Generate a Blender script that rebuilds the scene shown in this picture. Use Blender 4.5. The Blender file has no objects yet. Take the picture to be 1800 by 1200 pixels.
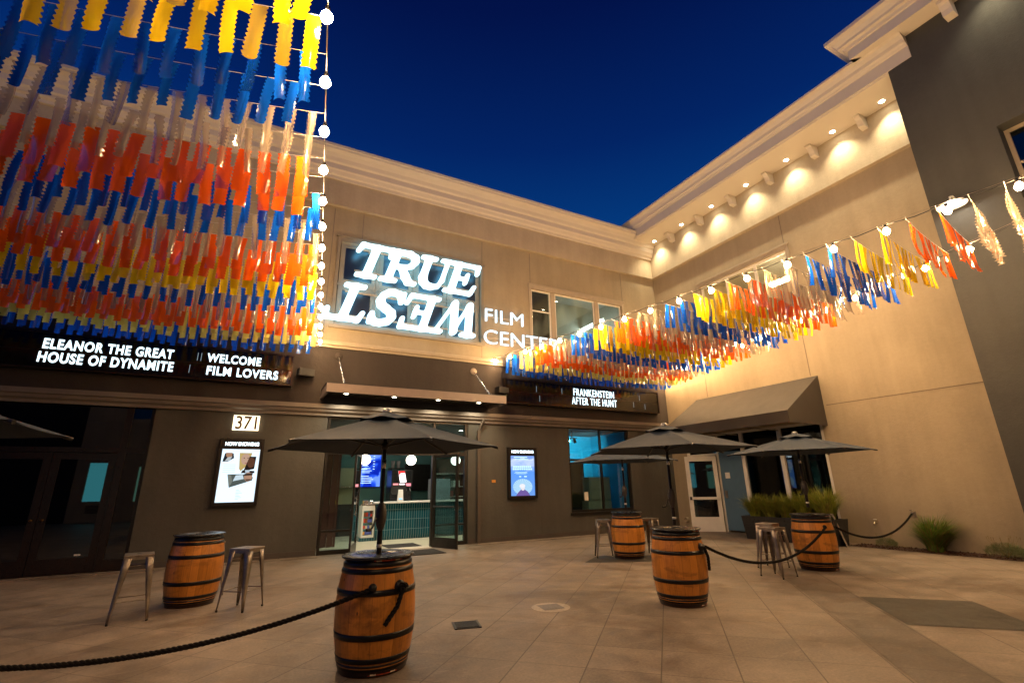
import bpy, bmesh, math, random
from mathutils import Vector, Matrix
random.seed(7)
S = bpy.context.scene
COL = S.collection
PI = math.pi
R = math.radians

# ------------------------------------------------------------------ camera
cam_d = bpy.data.cameras.new("camera")
cam_o = bpy.data.objects.new("camera", cam_d)
COL.objects.link(cam_o)
cam_d.sensor_width = 36
cam_d.lens = 16.814
cam_d.clip_start = 0.05
cam_d.clip_end = 800
AX = [[0.885091, -0.465088, -0.017533], [-0.119721, -0.263916, 0.957087], [0.449757, 0.84501, 0.28927]]
cam_o.matrix_world = Matrix(((AX[0][0], AX[1][0], -AX[2][0], 0), (AX[0][1], AX[1][1], -AX[2][1], 0),
                             (AX[0][2], AX[1][2], -AX[2][2], 1.5), (0, 0, 0, 1)))
S.camera = cam_o

# ------------------------------------------------------------------ sky: deep blue hour
wd = bpy.data.worlds.new("World")
S.world = wd
wd.use_nodes = True
nt = wd.node_tree
nt.nodes.clear()
out = nt.nodes.new("ShaderNodeOutputWorld")
bg = nt.nodes.new("ShaderNodeBackground")
tc = nt.nodes.new("ShaderNodeTexCoord")
sp = nt.nodes.new("ShaderNodeSeparateXYZ")
rp = nt.nodes.new("ShaderNodeValToRGB")
nt.links.new(tc.outputs["Generated"], sp.inputs[0])
nt.links.new(sp.outputs["Z"], rp.inputs[0])
cr = rp.color_ramp
cr.elements[0].position = 0.0
cr.elements[0].color = (0.012, 0.115, 0.36, 1)
cr.elements[1].position = 1.0
cr.elements[1].color = (0.0006, 0.0030, 0.036, 1)
for pos, c in ((0.25, (0.003, 0.078, 0.29)), (0.45, (0.0012, 0.044, 0.205)), (0.62, (0.0008, 0.0165, 0.118)), (0.78, (0.0006, 0.0058, 0.060))):
    e = cr.elements.new(pos)
    e.color = (*c, 1)
nt.links.new(rp.outputs[0], bg.inputs[0])
bg.inputs[1].default_value = 1.0
nt.links.new(bg.outputs[0], out.inputs[0])

S.view_settings.view_transform = "Standard"
S.view_settings.look = "None"
S.view_settings.exposure = 0.12
S.view_settings.gamma = 1.0
S.render.engine = "CYCLES"
S.cycles.use_denoising = True
S.cycles.max_bounces = 8
S.cycles.diffuse_bounces = 3
S.cycles.glossy_bounces = 4
S.cycles.transmission_bounces = 6
S.cycles.transparent_max_bounces = 24
S.cycles.sample_clamp_indirect = 4
S.cycles.caustics_reflective = False
S.cycles.caustics_refractive = False

# brightness of the lamps the place has
BULB = 620.0
BULB_COL = (1.0, 0.62, 0.29)
DOWN_W = 270.0
SIGN_E = 2.6
MARQ_E = 2.4
COOL = (0.62, 0.88, 1.0)


# ------------------------------------------------------------------ helpers
def link(o, parent=None):
    COL.objects.link(o)
    if parent is not None:
        o.parent = parent
    return o


def tag(o, label=None, cat=None, group=None, kind=None):
    if label: o["label"] = label
    if cat: o["category"] = cat
    if group: o["group"] = group
    if kind: o["kind"] = kind
    return o


def thing(name, label, cat, loc=(0, 0, 0), rz=0.0, group=None):
    o = bpy.data.objects.new(name, None)
    o.empty_display_size = 0.1
    o.location = loc
    o.rotation_euler = (0, 0, rz)
    link(o)
    return tag(o, label, cat, group)


class MB:
    """collects verts and faces for one mesh object"""
    def __init__(self):
        self.v = []; self.f = []; self.m = []; self.sm = []

    def add(self, vs, fs, mi=0, smooth=False):
        b = len(self.v)
        self.v.extend([tuple(v) for v in vs])
        for f in fs:
            self.f.append([i + b for i in f]); self.m.append(mi); self.sm.append(smooth)
        return self

    def box(self, x0, y0, z0, x1, y1, z1, mi=0, M=None):
        vs = [(x0, y0, z0), (x1, y0, z0), (x1, y1, z0), (x0, y1, z0), (x0, y0, z1), (x1, y0, z1), (x1, y1, z1), (x0, y1, z1)]
        if M is not None: vs = [M @ Vector(v) for v in vs]
        return self.add(vs, [(0, 3, 2, 1), (4, 5, 6, 7), (0, 1, 5, 4), (1, 2, 6, 5), (2, 3, 7, 6), (3, 0, 4, 7)], mi)

    def bbox(self, x0, y0, z0, x1, y1, z1, b=0.01, mi=0, M=None):
        """box with chamfered edges"""
        bm = bmesh.new()
        g = bmesh.ops.create_cube(bm, size=1)
        for v in g["verts"]:
            v.co = Vector(((x0 + x1) / 2 + v.co.x * (x1 - x0), (y0 + y1) / 2 + v.co.y * (y1 - y0), (z0 + z1) / 2 + v.co.z * (z1 - z0)))
        bmesh.ops.bevel(bm, geom=bm.edges[:], offset=b, segments=2, affect="EDGES", profile=0.7)
        bm.verts.index_update()
        vs = [(M @ v.co if M is not None else v.co.copy()) for v in bm.verts]
        fs = [[v.index for v in f.verts] for f in bm.faces]
        bm.free()
        return self.add(vs, fs, mi)

    def quad(self, a, b, c, d, mi=0):
        return self.add([a, b, c, d], [(0, 1, 2, 3)], mi)

    def tube(self, pts, r, n=8, mi=0, cap=True, smooth=True):
        pts = [Vector(p) for p in pts]
        rs = r if isinstance(r, (list, tuple)) else [r] * len(pts)
        vs = []; fs = []
        up = None
        for i, p in enumerate(pts):
            d = (pts[min(i + 1, len(pts) - 1)] - pts[max(i - 1, 0)]).normalized()
            if up is None:
                up = d.orthogonal().normalized()
            else:
                up = (up - d * up.dot(d))
                up = up.normalized() if up.length > 1e-6 else d.orthogonal().normalized()
            s = d.cross(up)
            for k in range(n):
                a = 2 * PI * k / n
                vs.append(p + (up * math.cos(a) + s * math.sin(a)) * rs[i])
        for i in range(len(pts) - 1):
            for k in range(n):
                k2 = (k + 1) % n
                fs.append((i * n + k, i * n + k2, (i + 1) * n + k2, (i + 1) * n + k))
        self.add(vs, fs, mi, smooth)
        if cap:
            b = len(vs)
            self.add(vs[:n], [tuple(reversed(range(n)))], mi)
            self.add(vs[b - n:], [tuple(range(n))], mi)
        return self

    def lathe(self, prof, n=32, mi=0, M=None, smooth=True, a0=0.0, a1=2 * PI):
        full = abs(a1 - a0 - 2 * PI) < 1e-6
        vs = []; fs = []
        m = n if full else n + 1
        for (r, z) in prof:
            for k in range(m):
                a = a0 + (a1 - a0) * k / n
                v = Vector((r * math.cos(a), r * math.sin(a), z))
                vs.append(M @ v if M is not None else v)
        for i in range(len(prof) - 1):
            for k in range(n):
                k2 = (k + 1) % m
                fs.append((i * m + k, i * m + k2, (i + 1) * m + k2, (i + 1) * m + k))
        return self.add(vs, fs, mi, smooth)

    def prism(self, poly, a, b, axis="x", mi=0, M=None):
        """extrude a 2-D outline along an axis; outline coords are the other two axes in order"""
        def mk(p, t):
            v = {"x": (t, p[0], p[1]), "y": (p[0], t, p[1]), "z": (p[0], p[1], t)}[axis]
            return M @ Vector(v) if M is not None else v
        n = len(poly)
        vs = [mk(p, a) for p in poly] + [mk(p, b) for p in poly]
        fs = [tuple(range(n)), tuple(range(2 * n - 1, n - 1, -1))]
        fs += [(i, i + n, (i + 1) % n + n, (i + 1) % n) for i in range(n)]
        return self.add(vs, fs, mi)

    def mesh(self, name, mats):
        me = bpy.data.meshes.new(name)
        me.from_pydata(self.v, [], self.f)
        for m in (mats if isinstance(mats, (list, tuple)) else [mats]):
            me.materials.append(m)
        for p, mi, s in zip(me.polygons, self.m, self.sm):
            p.material_index = mi; p.use_smooth = s
        bm = bmesh.new(); bm.from_mesh(me)
        bmesh.ops.recalc_face_normals(bm, faces=bm.faces[:])
        bm.to_mesh(me); bm.free()
        me.update()
        return me

    def build(self, name, mats, parent=None, loc=None, rz=None):
        o = bpy.data.objects.new(name, self.mesh(name, mats))
        if loc is not None: o.location = loc
        if rz is not None: o.rotation_euler = (0, 0, rz)
        return link(o, parent)


def copy_tree(o, parent=None):
    kids = list(o.children)
    c = o.copy()
    COL.objects.link(c)
    c.parent = parent
    for ch in kids:
        copy_tree(ch, c)
    return c


def wall_mesh(axis, pos, thick, u0, u1, z0, z1, holes):
    """wall with openings; axis 'y': plane y=pos (front) to pos+thick, u is x. axis 'x': plane x=pos, u is y"""
    mb = MB()
    us = sorted(set([u0, u1] + [h[0] for h in holes] + [h[1] for h in holes]))
    zs = sorted(set([z0, z1] + [h[2] for h in holes] + [h[3] for h in holes]))
    us = [u for u in us if u0 <= u <= u1]; zs = [z for z in zs if z0 <= z <= z1]
    def solid(i, j):
        if i < 0 or j < 0 or i >= len(us) - 1 or j >= len(zs) - 1: return False
        uc = (us[i] + us[i + 1]) / 2; zc = (zs[j] + zs[j + 1]) / 2
        return not any(h[0] < uc < h[1] and h[2] < zc < h[3] for h in holes)
    def P(u, d, z):
        return (u, pos + d, z) if axis == "y" else (pos + d, u, z)
    t = thick
    for i in range(len(us) - 1):
        for j in range(len(zs) - 1):
            if not solid(i, j): continue
            a, b, c, d = us[i], us[i + 1], zs[j], zs[j + 1]
            mb.quad(P(a, 0, c), P(b, 0, c), P(b, 0, d), P(a, 0, d))
            mb.quad(P(a, t, c), P(a, t, d), P(b, t, d), P(b, t, c))
            if not solid(i - 1, j): mb.quad(P(a, 0, c), P(a, 0, d), P(a, t, d), P(a, t, c))
            if not solid(i + 1, j): mb.quad(P(b, 0, c), P(b, t, c), P(b, t, d), P(b, 0, d))
            if not solid(i, j - 1): mb.quad(P(a, 0, c), P(a, t, c), P(b, t, c), P(b, 0, c))
            if not solid(i, j + 1): mb.quad(P(a, 0, d), P(b, 0, d), P(b, t, d), P(a, t, d))
    return mb


def text_obj(name, body, mat, w, h, depth=0.02, offset=0.0, parent=None, space=1.0, shear=0.0):
    """text mesh fitted to w x h, standing in the x-z plane, facing -y, lower left at its origin"""
    cu = bpy.data.curves.new(name, "FONT")
    cu.body = body; cu.size = 1.0; cu.offset = offset; cu.space_character = space; cu.shear = shear
    cu.extrude = 0.0; cu.resolution_u = 6
    tmp = bpy.data.objects.new(name, cu)
    COL.objects.link(tmp)
    dg = bpy.context.evaluated_depsgraph_get()
    me = bpy.data.meshes.new_from_object(tmp.evaluated_get(dg))
    bpy.data.objects.remove(tmp); bpy.data.curves.remove(cu)
    xs = [v.co.x for v in me.vertices]; ys = [v.co.y for v in me.vertices]
    x0, x1, y0, y1 = min(xs), max(xs), min(ys), max(ys)
    bm = bmesh.new(); bm.from_mesh(me)
    for v in bm.verts:
        v.co = Vector(((v.co.x - x0) / (x1 - x0) * w, 0.0, (v.co.y - y0) / (y1 - y0) * h))
    bmesh.ops.remove_doubles(bm, verts=bm.verts[:], dist=1e-5)
    r = bmesh.ops.extrude_face_region(bm, geom=bm.faces[:])
    for e in r["geom"]:
        if isinstance(e, bmesh.types.BMVert): e.co.y += depth
    bmesh.ops.recalc_face_normals(bm, faces=bm.faces[:])
    bm.to_mesh(me); bm.free()
    me.name = name
    me.materials.clear(); me.materials.append(mat)
    return link(bpy.data.objects.new(name, me), parent)


# ------------------------------------------------------------------ materials
class NG:
    def __init__(self, name):
        self.mat = bpy.data.materials.new(name)
        self.mat.use_nodes = True
        self.t = self.mat.node_tree
        self.t.nodes.clear()
        self.o = self.t.nodes.new("ShaderNodeOutputMaterial")

    def n(self, kind, **kw):
        nd = self.t.nodes.new("ShaderNode" + kind)
        for k, v in kw.items(): setattr(nd, k, v)
        return nd

    def l(self, a, b):
        self.t.links.new(a, b)

    def surf(self, sock):
        self.l(sock, self.o.inputs["Surface"]); return self.mat

    def math(self, op, a, b=None):
        m = self.n("Math", operation=op)
        for i, x in enumerate((a, b)):
            if x is None: continue
            if isinstance(x, (int, float)): m.inputs[i].default_value = x
            else: self.l(x, m.inputs[i])
        return m.outputs[0]

    def mixc(self, f, a, b, blend="MIX"):
        m = self.n("Mix", data_type="RGBA", blend_type=blend)
        for s, x in ((m.inputs["Factor"], f), (m.inputs["A"] if False else m.inputs[6], a), (m.inputs[7], b)):
            if isinstance(x, (int, float)): s.default_value = x
            elif isinstance(x, tuple): s.default_value = (*x[:3], 1)
            else: self.l(x, s)
        return m.outputs[2]

    def noise(self, vec, scale, detail=4, rough=0.55, dist=0.0):
        nz = self.n("TexNoise")
        nz.inputs["Scale"].default_value = scale; nz.inputs["Detail"].default_value = detail
        nz.inputs["Roughness"].default_value = rough; nz.inputs["Distortion"].default_value = dist
        if vec is not None: self.l(vec, nz.inputs["Vector"])
        return nz.outputs["Fac"]

    def ramp(self, f, *stops):
        rr = self.n("ValToRGB")
        el = rr.color_ramp.elements
        el[0].position, el[0].color = stops[0][0], (*stops[0][1], 1)
        el[1].position, el[1].color = stops[-1][0], (*stops[-1][1], 1)
        for p, c in stops[1:-1]:
            e = el.new(p); e.color = (*c, 1)
        self.l(f, rr.inputs[0])
        return rr.outputs[0]

    def coord(self, kind="Object", scale=None):
        c = self.n("TexCoord").outputs[kind]
        if scale:
            mp = self.n("Mapping"); mp.inputs["Scale"].default_value = scale
            self.l(c, mp.inputs["Vector"]); return mp.outputs[0]
        return c

    def bump(self, h, strength=0.2, dist=0.01):
        b = self.n("Bump"); b.inputs["Strength"].default_value = strength; b.inputs["Distance"].default_value = dist
        self.l(h, b.inputs["Height"]); return b.outputs[0]

    def pbr(self, col, rough=0.6, metal=0.0, normal=None, spec=0.5, **kw):
        p = self.n("BsdfPrincipled")
        for k, x in (("Base Color", col), ("Roughness", rough), ("Metallic", metal), ("Specular IOR Level", spec)):
            if isinstance(x, (int, float)): p.inputs[k].default_value = x
            elif isinstance(x, tuple): p.inputs[k].default_value = (*x[:3], 1)
            else: self.l(x, p.inputs[k])
        if normal is not None: self.l(normal, p.inputs["Normal"])
        for k, v in kw.items(): p.inputs[k.replace("_", " ")].default_value = v
        return p.outputs[0]


def stucco(name, c, var=0.22, scale=55, bump=0.5, streak=True):
    g = NG(name)
    co = g.coord()
    big = g.noise(co, 0.7, 5, 0.6)
    mid = g.noise(g.coord("Object", (3, 3, 0.35)), 1.2, 4, 0.6)
    spk = g.noise(co, 14, 5, 0.7)
    f = g.math("ADD", g.math("MULTIPLY", big, 0.45), g.math("ADD", g.math("MULTIPLY", mid, 0.35), g.math("MULTIPLY", spk, 0.2)))
    col = g.ramp(f, (0.3, tuple(x * (1 - var) for x in c)), (0.7, tuple(x * (1 + var * 0.8) for x in c)))
    fine = g.noise(co, scale, 5, 0.65)
    med = g.noise(co, scale * 0.16, 3, 0.6)
    h = g.math("ADD", g.math("MULTIPLY", fine, 0.7), g.math("MULTIPLY", med, 1.1))
    return g.surf(g.pbr(col, 0.86, 0, g.bump(h, bump, 0.012), 0.25))


def paint(name, c, rough=0.45, metal=0.0, var=0.1, scale=6, spec=0.5, bump=0.0):
    g = NG(name)
    co = g.coord()
    f = g.noise(co, scale, 5, 0.6)
    col = g.ramp(f, (0.3, tuple(x * (1 - var) for x in c)), (0.7, tuple(x * (1 + var) for x in c)))
    f2 = g.noise(co, scale * 4, 4, 0.6)
    rg = g.math("ADD", g.math("MULTIPLY", f2, 0.25), rough - 0.12)
    nrm = g.bump(g.noise(co, 90, 3), bump, 0.004) if bump else None
    return g.surf(g.pbr(col, rg, metal, nrm, spec))


def emit(name, c, e):
    g = NG(name)
    em = g.n("Emission"); em.inputs[0].default_value = (*c, 1); em.inputs[1].default_value = e
    return g.surf(em.outputs[0])


def glass(name, tint=(0.75, 0.85, 0.85), rough=0.015, refl=1.0):
    g = NG(name)
    fr = g.n("Fresnel"); geo = g.n("NewGeometry")
    g.l(g.math("SUBTRACT", 1.5, g.math("MULTIPLY", geo.outputs["Backfacing"], 0.8333)), fr.inputs[0])
    f = g.math("MINIMUM", g.math("MULTIPLY", fr.outputs[0], 1.6 * refl), 1.0)
    tr = g.n("BsdfTransparent"); tr.inputs[0].default_value = (*tint, 1)
    gl = g.n("BsdfGlossy"); gl.inputs["Roughness"].default_value = rough
    gl.inputs[0].default_value = (0.95, 0.97, 1, 1)
    mx = g.n("MixShader"); g.l(f, mx.inputs[0]); g.l(tr.outputs[0], mx.inputs[1]); g.l(gl.outputs[0], mx.inputs[2])
    return g.surf(mx.outputs[0])


def film(name, c, clear=0.0, trans=0.72):
    """thin glossy plastic film"""
    g = NG(name)
    inf = g.n("ObjectInfo")
    k = g.math("ADD", g.math("MULTIPLY", inf.outputs["Random"], 0.35), 0.82)
    col = g.mixc(1.0, c, g.n("CombineColor").outputs[0], "MULTIPLY") if False else None
    hs = g.n("HueSaturation"); hs.inputs["Color"].default_value = (*c, 1); g.l(k, hs.inputs["Value"])
    col = hs.outputs[0]
    nz = g.noise(g.coord("Object", (1, 1, 0.35)), 16, 3, 0.6)
    nrm = g.bump(nz, 0.35, 0.02)
    d = g.n("BsdfDiffuse"); g.l(col, d.inputs[0]); g.l(nrm, d.inputs["Normal"])
    t = g.n("BsdfTranslucent"); g.l(col, t.inputs[0]); g.l(nrm, t.inputs["Normal"])
    m = g.n("MixShader"); m.inputs[0].default_value = trans
    g.l(d.outputs[0], m.inputs[1]); g.l(t.outputs[0], m.inputs[2])
    cur = m.outputs[0]
    if clear > 0:
        tp = g.n("BsdfTransparent")
        g.l(col, tp.inputs[0]) if clear < 0.4 else None
        m2 = g.n("MixShader"); m2.inputs[0].default_value = clear
        g.l(cur, m2.inputs[1]); g.l(tp.outputs[0], m2.inputs[2]); cur = m2.outputs[0]
    gl = g.n("BsdfGlossy"); gl.inputs["Roughness"].default_value = 0.12; g.l(nrm, gl.inputs["Normal"])
    lw = g.n("LayerWeight"); lw.inputs[0].default_value = 0.32
    m3 = g.n("MixShader"); g.l(g.math("ADD", g.math("MULTIPLY", lw.outputs["Fresnel"], 0.42), 0.03), m3.inputs[0])
    g.l(cur, m3.inputs[1]); g.l(gl.outputs[0], m3.inputs[2])
    return g.surf(m3.outputs[0])


def paving(name, base, groove=True, tile=0.62, speck=0.0, rot=True):
    g = NG(name)
    co = g.coord()
    mp = g.n("Mapping"); mp.inputs["Rotation"].default_value = (0, 0, R(45))
    mp.inputs["Scale"].default_value = (1 / tile, 1 / tile, 1)
    mp.inputs["Location"].default_value = (0.33, 0.41, 0)
    g.l(co, mp.inputs["Vector"])
    s = g.n("SeparateXYZ"); g.l(mp.outputs[0], s.inputs[0])
    fx = g.math("FRACT", s.outputs[0]); fy = g.math("FRACT", s.outputs[1])
    def edge(f, wd):
        a = g.math("MINIMUM", f, g.math("SUBTRACT", 1.0, f))
        return g.math("LESS_THAN", a, wd)
    gv = g.math("MAXIMUM", edge(fx, 0.009), g.math("MULTIPLY", edge(fy, 0.008), 0.75))
    fl = g.n("CombineXYZ"); g.l(g.math("FLOOR", s.outputs[0]), fl.inputs[0]); g.l(g.math("FLOOR", s.outputs[1]), fl.inputs[1])
    wn = g.n("TexWhiteNoise", noise_dimensions="2D"); g.l(fl.outputs[0], wn.inputs["Vector"])
    blot = g.noise(co, 0.55, 6, 0.62, 0.6)
    mid = g.noise(co, 3.4, 6, 0.7, 0.3)
    fine = g.noise(co, 38, 4, 0.75)
    f = g.math("ADD", g.math("MULTIPLY", blot, 0.36), g.math("ADD", g.math("MULTIPLY", mid, 0.36), g.math("MULTIPLY", fine, 0.28)))
    f = g.math("ADD", f, g.math("MULTIPLY", g.math("SUBTRACT", wn.outputs["Value"], 0.5), 0.045))
    col = g.ramp(f, (0.37, tuple(x * 0.42 for x in base)), (0.49, tuple(x * 0.88 for x in base)), (0.62, tuple(x * 1.42 for x in base)))
    stain = g.noise(co, 0.9, 6, 0.66, 0.8)
    col = g.mixc(g.ramp(stain, (0.50, (0, 0, 0)), (0.68, (0.62,) * 3)), col, (base[0] * 0.42, base[1] * 0.33, base[2] * 0.24))
    scuff = g.noise(g.coord("Object", (1, 6, 1)), 1.6, 6, 0.7, 0.4)
    col = g.mixc(g.ramp(scuff, (0.58, (0, 0, 0)), (0.70, (0.35,) * 3)), col, tuple(min(1, x * 1.7) for x in base))
    vor = g.n("TexVoronoi"); vor.inputs["Scale"].default_value = 2.6; g.l(co, vor.inputs["Vector"])
    spot = g.math("LESS_THAN", vor.outputs["Distance"], g.math("MULTIPLY", g.noise(co, 7, 2), 0.075))
    col = g.mixc(g.math("MULTIPLY", spot, 0.55), col, tuple(x * 0.35 for x in base))
    if speck:
        sp_ = g.n("TexVoronoi"); sp_.inputs["Scale"].default_value = 75; g.l(co, sp_.inputs["Vector"])
        col = g.mixc(g.math("MULTIPLY", g.math("GREATER_THAN", sp_.outputs["Distance"], 0.5), speck), col, tuple(x * 1.9 for x in base))
    if groove:
        col = g.mixc(g.math("MULTIPLY", gv, 0.8), col, tuple(x * 0.28 for x in base))
    h = g.math("SUBTRACT", g.math("ADD", g.math("MULTIPLY", fine, 0.25), g.math("MULTIPLY", mid, 0.3)), gv if groove else 0.0)
    rg = g.ramp(mid, (0.3, (0.42,) * 3), (0.7, (0.66,) * 3))
    return g.surf(g.pbr(col, rg, 0, g.bump(h, 0.22, 0.006), 0.4))


def oak(name, c):
    g = NG(name)
    co = g.coord()
    s = g.n("SeparateXYZ"); g.l(co, s.inputs[0])
    ang = g.math("ARCTAN2", s.outputs[1], s.outputs[0])
    st = g.math("MULTIPLY", g.math("ADD", ang, PI), 22 / (2 * PI))
    wn = g.n("TexWhiteNoise", noise_dimensions="2D")
    inf = g.n("ObjectInfo")
    cx = g.n("CombineXYZ"); g.l(g.math("FLOOR", st), cx.inputs[0]); g.l(g.math("MULTIPLY", inf.outputs["Random"], 37.0), cx.inputs[1])
    g.l(cx.outputs[0], wn.inputs["Vector"])
    ff = g.math("FRACT", st)
    seam = g.math("LESS_THAN", g.math("MINIMUM", ff, g.math("SUBTRACT", 1.0, ff)), 0.028)
    gr = g.noise(g.coord("Object", (14, 14, 0.9)), 5, 6, 0.62, 0.4)
    big = g.noise(co, 3, 4, 0.6)
    f = g.math("ADD", g.math("MULTIPLY", wn.outputs["Value"], 0.30), g.math("ADD", g.math("MULTIPLY", gr, 0.42), g.math("MULTIPLY", big, 0.25)))
    col = g.ramp(f, (0.24, tuple(x * 0.5 for x in c)), (0.5, c), (0.85, (c[0] * 1.45, c[1] * 1.5, c[2] * 1.6)))
    kn = g.n("TexVoronoi"); kn.inputs["Scale"].default_value = 5.0
    g.l(g.coord("Object", (1, 1, 0.6)), kn.inputs["Vector"])
    col = g.mixc(g.math("MULTIPLY", g.math("LESS_THAN", kn.outputs["Distance"], 0.045), 0.75), col, (0.03, 0.015, 0.008))
    col = g.mixc(g.math("MULTIPLY", seam, 0.35), col, (0.05, 0.022, 0.008))
    stn = g.noise(g.coord("Object", (2.2, 2.2, 5.0)), 2.0, 5, 0.65, 0.5)
    col = g.mixc(g.ramp(stn, (0.52, (0, 0, 0)), (0.72, (0.6, 0.6, 0.6))), col, (0.07, 0.026, 0.008))
    h = g.math("SUBTRACT", g.math("MULTIPLY", gr, 0.4), seam)
    return g.surf(g.pbr(col, g.ramp(gr, (0.3, (0.30,) * 3), (0.7, (0.46,) * 3)), 0, g.bump(h, 0.25, 0.003), 0.5))


def blades_mat(name, c0, c1):
    g = NG(name)
    f = g.noise(g.coord(), 9, 3)
    col = g.ramp(f, (0.3, c0), (0.7, c1))
    a = g.n("BsdfTranslucent"); g.l(col, a.inputs[0])
    m = g.n("MixShader"); m.inputs[0].default_value = 0.3
    g.l(g.pbr(col, 0.5), m.inputs[1]); g.l(a.outputs[0], m.inputs[2])
    return g.surf(m.outputs[0])


M_UP = stucco("upper stucco", (0.335, 0.275, 0.185))
M_FRZ = stucco("frieze stucco", (0.42, 0.35, 0.255))
M_LOW = stucco("lower stucco", (0.088, 0.082, 0.070))
M_BAND = stucco("band stucco", (0.052, 0.043, 0.039), bump=0.5)
M_SIDE = stucco("side stucco", (0.35, 0.285, 0.195))
M_TOW = stucco("tower stucco", (0.060, 0.060, 0.056), bump=0.6, scale=38)
M_CORN = paint("cornice paint", (0.60, 0.54, 0.46), 0.6, var=0.03, scale=1.2)
M_GUT = paint("gutter paint", (0.20, 0.17, 0.145), 0.45, var=0.08)
M_WOODF = paint("dark wood frame", (0.012, 0.0045, 0.003), 0.3, var=0.25, scale=10)
M_BLK = paint("black metal", (0.012, 0.012, 0.012), 0.42, var=0.3)
M_BLKS = paint("black satin", (0.02, 0.02, 0.021), 0.3, var=0.3)
M_CANP = paint("canopy metal", (0.24, 0.185, 0.16), 0.42, 0.0, 0.06)
M_CANS = paint("canopy soffit", (0.10, 0.095, 0.085), 0.3, 0.6, 0.1)
M_STEEL = paint("stainless", (0.62, 0.62, 0.62), 0.25, 1.0, 0.08)
M_GUN = paint("gunmetal", (0.30, 0.255, 0.21), 0.44, 1.0, 0.30, 9)
M_WHT = paint("white paint", (0.72, 0.68, 0.60), 0.42, var=0.05)
M_TRIM = paint("window trim", (0.36, 0.30, 0.22), 0.55, var=0.06)
M_GLASS = glass("window glass")
M_SFGLASS = glass("storefront glass", (0.25, 0.30, 0.30), 0.012, 1.9)
M_SGLASS = glass("glow-spreading glass", (0.03, 0.05, 0.055), 0.38, 1.6)  # roughness and dark tint made up to spread the letters' glow
M_DGLASS = glass("dark glass", (0.30, 0.36, 0.36), 0.015, 1.15)
M_OAK = oak("barrel oak", (0.58, 0.215, 0.028))
M_HOOP = paint("hoop steel", (0.0065, 0.0055, 0.005), 0.36, 0.3, 0.4, 12)
M_TOPD = paint("table top black", (0.022, 0.023, 0.026), 0.27, 0, 0.08, 1.2)
M_ROPE = paint("rope black", (0.010, 0.008, 0.007), 0.85, 0, 0.4, 60, 0.2)
M_FAB = paint("sky-tinted canvas", (0.030, 0.045, 0.070), 0.75, 0, 0.15, 3, 0.3, 0.3)  # blue of sky and sign light mixed into the black canvas colour
M_AWN = paint("awning canvas", (0.060, 0.050, 0.041), 0.72, 0, 0.12, 1.5, 0.3, 0.3)
M_BULB = emit("bulb glow", BULB_COL, BULB)
M_SIGN = emit("sign face", COOL, SIGN_E)
M_HALO = emit("letter halo", (0.16, 0.62, 1.0), 5.0)  # letter backs made to glow, added for a bluish halo behind
M_FILMC = emit("small sign face", (0.72, 0.90, 1.0), 1.7)
M_MARQ = emit("marquee letter", (0.72, 0.92, 1.0), MARQ_E)
M_LED = emit("downlight", (1.0, 0.86, 0.60), 60)
M_ORANGE = paint("orange plate", (0.55, 0.24, 0.04), 0.5)
M_TAPE_R = paint("tape red", (0.55, 0.06, 0.015), 0.35)
M_TAPE_W = paint("tape white", (0.8, 0.66, 0.45), 0.35)

FILMS = {
    "yellow": film("yellow film", (0.95, 0.66, 0.008)),
    "pale yellow": film("pale yellow film", (0.85, 0.72, 0.16)),
    "blue": film("blue film", (0.004, 0.105, 0.72), 0.08, 0.7),
    "orange": film("orange film", (0.97, 0.14, 0.006)),
    "clear": film("clear film", (0.46, 0.38, 0.26), 0.40, 0.6),
}

# ------------------------------------------------------------------ ground (setting)
def sheet(name, poly, z, mat):
    mb = MB(); n = len(poly)
    mb.add([(x, y, z) for x, y in poly], [tuple(range(n))])
    return tag(mb.build(name, mat), kind="structure")

M_PAVE = paving("paving", (0.235, 0.186, 0.142))
M_PAVD = paving("dark paving", (0.165, 0.132, 0.102))
M_AGG = paving("aggregate", (0.050, 0.045, 0.036), groove=False, speck=0.35)
M_MULCH = paving("mulch bed", (0.030, 0.012, 0.007), groove=False, speck=0.4)
sheet("ground", [(-150, -150), (150, -150), (150, 150), (-150, 150)], 0.0, M_PAVE)
Q2 = math.sqrt(0.5)
def nm(n, m):           # diagonal paving grid: n across, m along
    return ((n + m) * Q2, (m - n) * Q2)
sheet("paving_band", [nm(1.68, 1.0), nm(2.30, 1.0), nm(2.30, 10.4), nm(1.68, 10.4)], 0.004, M_PAVD)
sheet("paving_panel", [nm(2.31, 6.80), nm(3.54, 6.80), nm(3.54, 8.18), nm(2.31, 8.18)], 0.005, M_AGG)
sheet("paving_square", [(6.15, 8.62), (7.35, 8.0), (8.15, 8.55), (6.95, 9.25)], 0.004, M_AGG)
sheet("mulch_bed", [(12.80, 7.2), (13.5, 7.2), (13.5, 1.0), (12.80, 1.0)], 0.006, M_MULCH)
# soldier course of small pavers along the facade
mb = MB()
x = -8.0
while x < 13.0:
    if not (1.5 < x < 5.5):
        w_ = 0.40
        mb.box(x, 12.72, 0.0, x + w_ - 0.016, 13.085, 0.007 + random.uniform(0, 0.002))
    x += 0.40
tag(mb.build("paving_border", M_PAVE), kind="structure")
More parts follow.
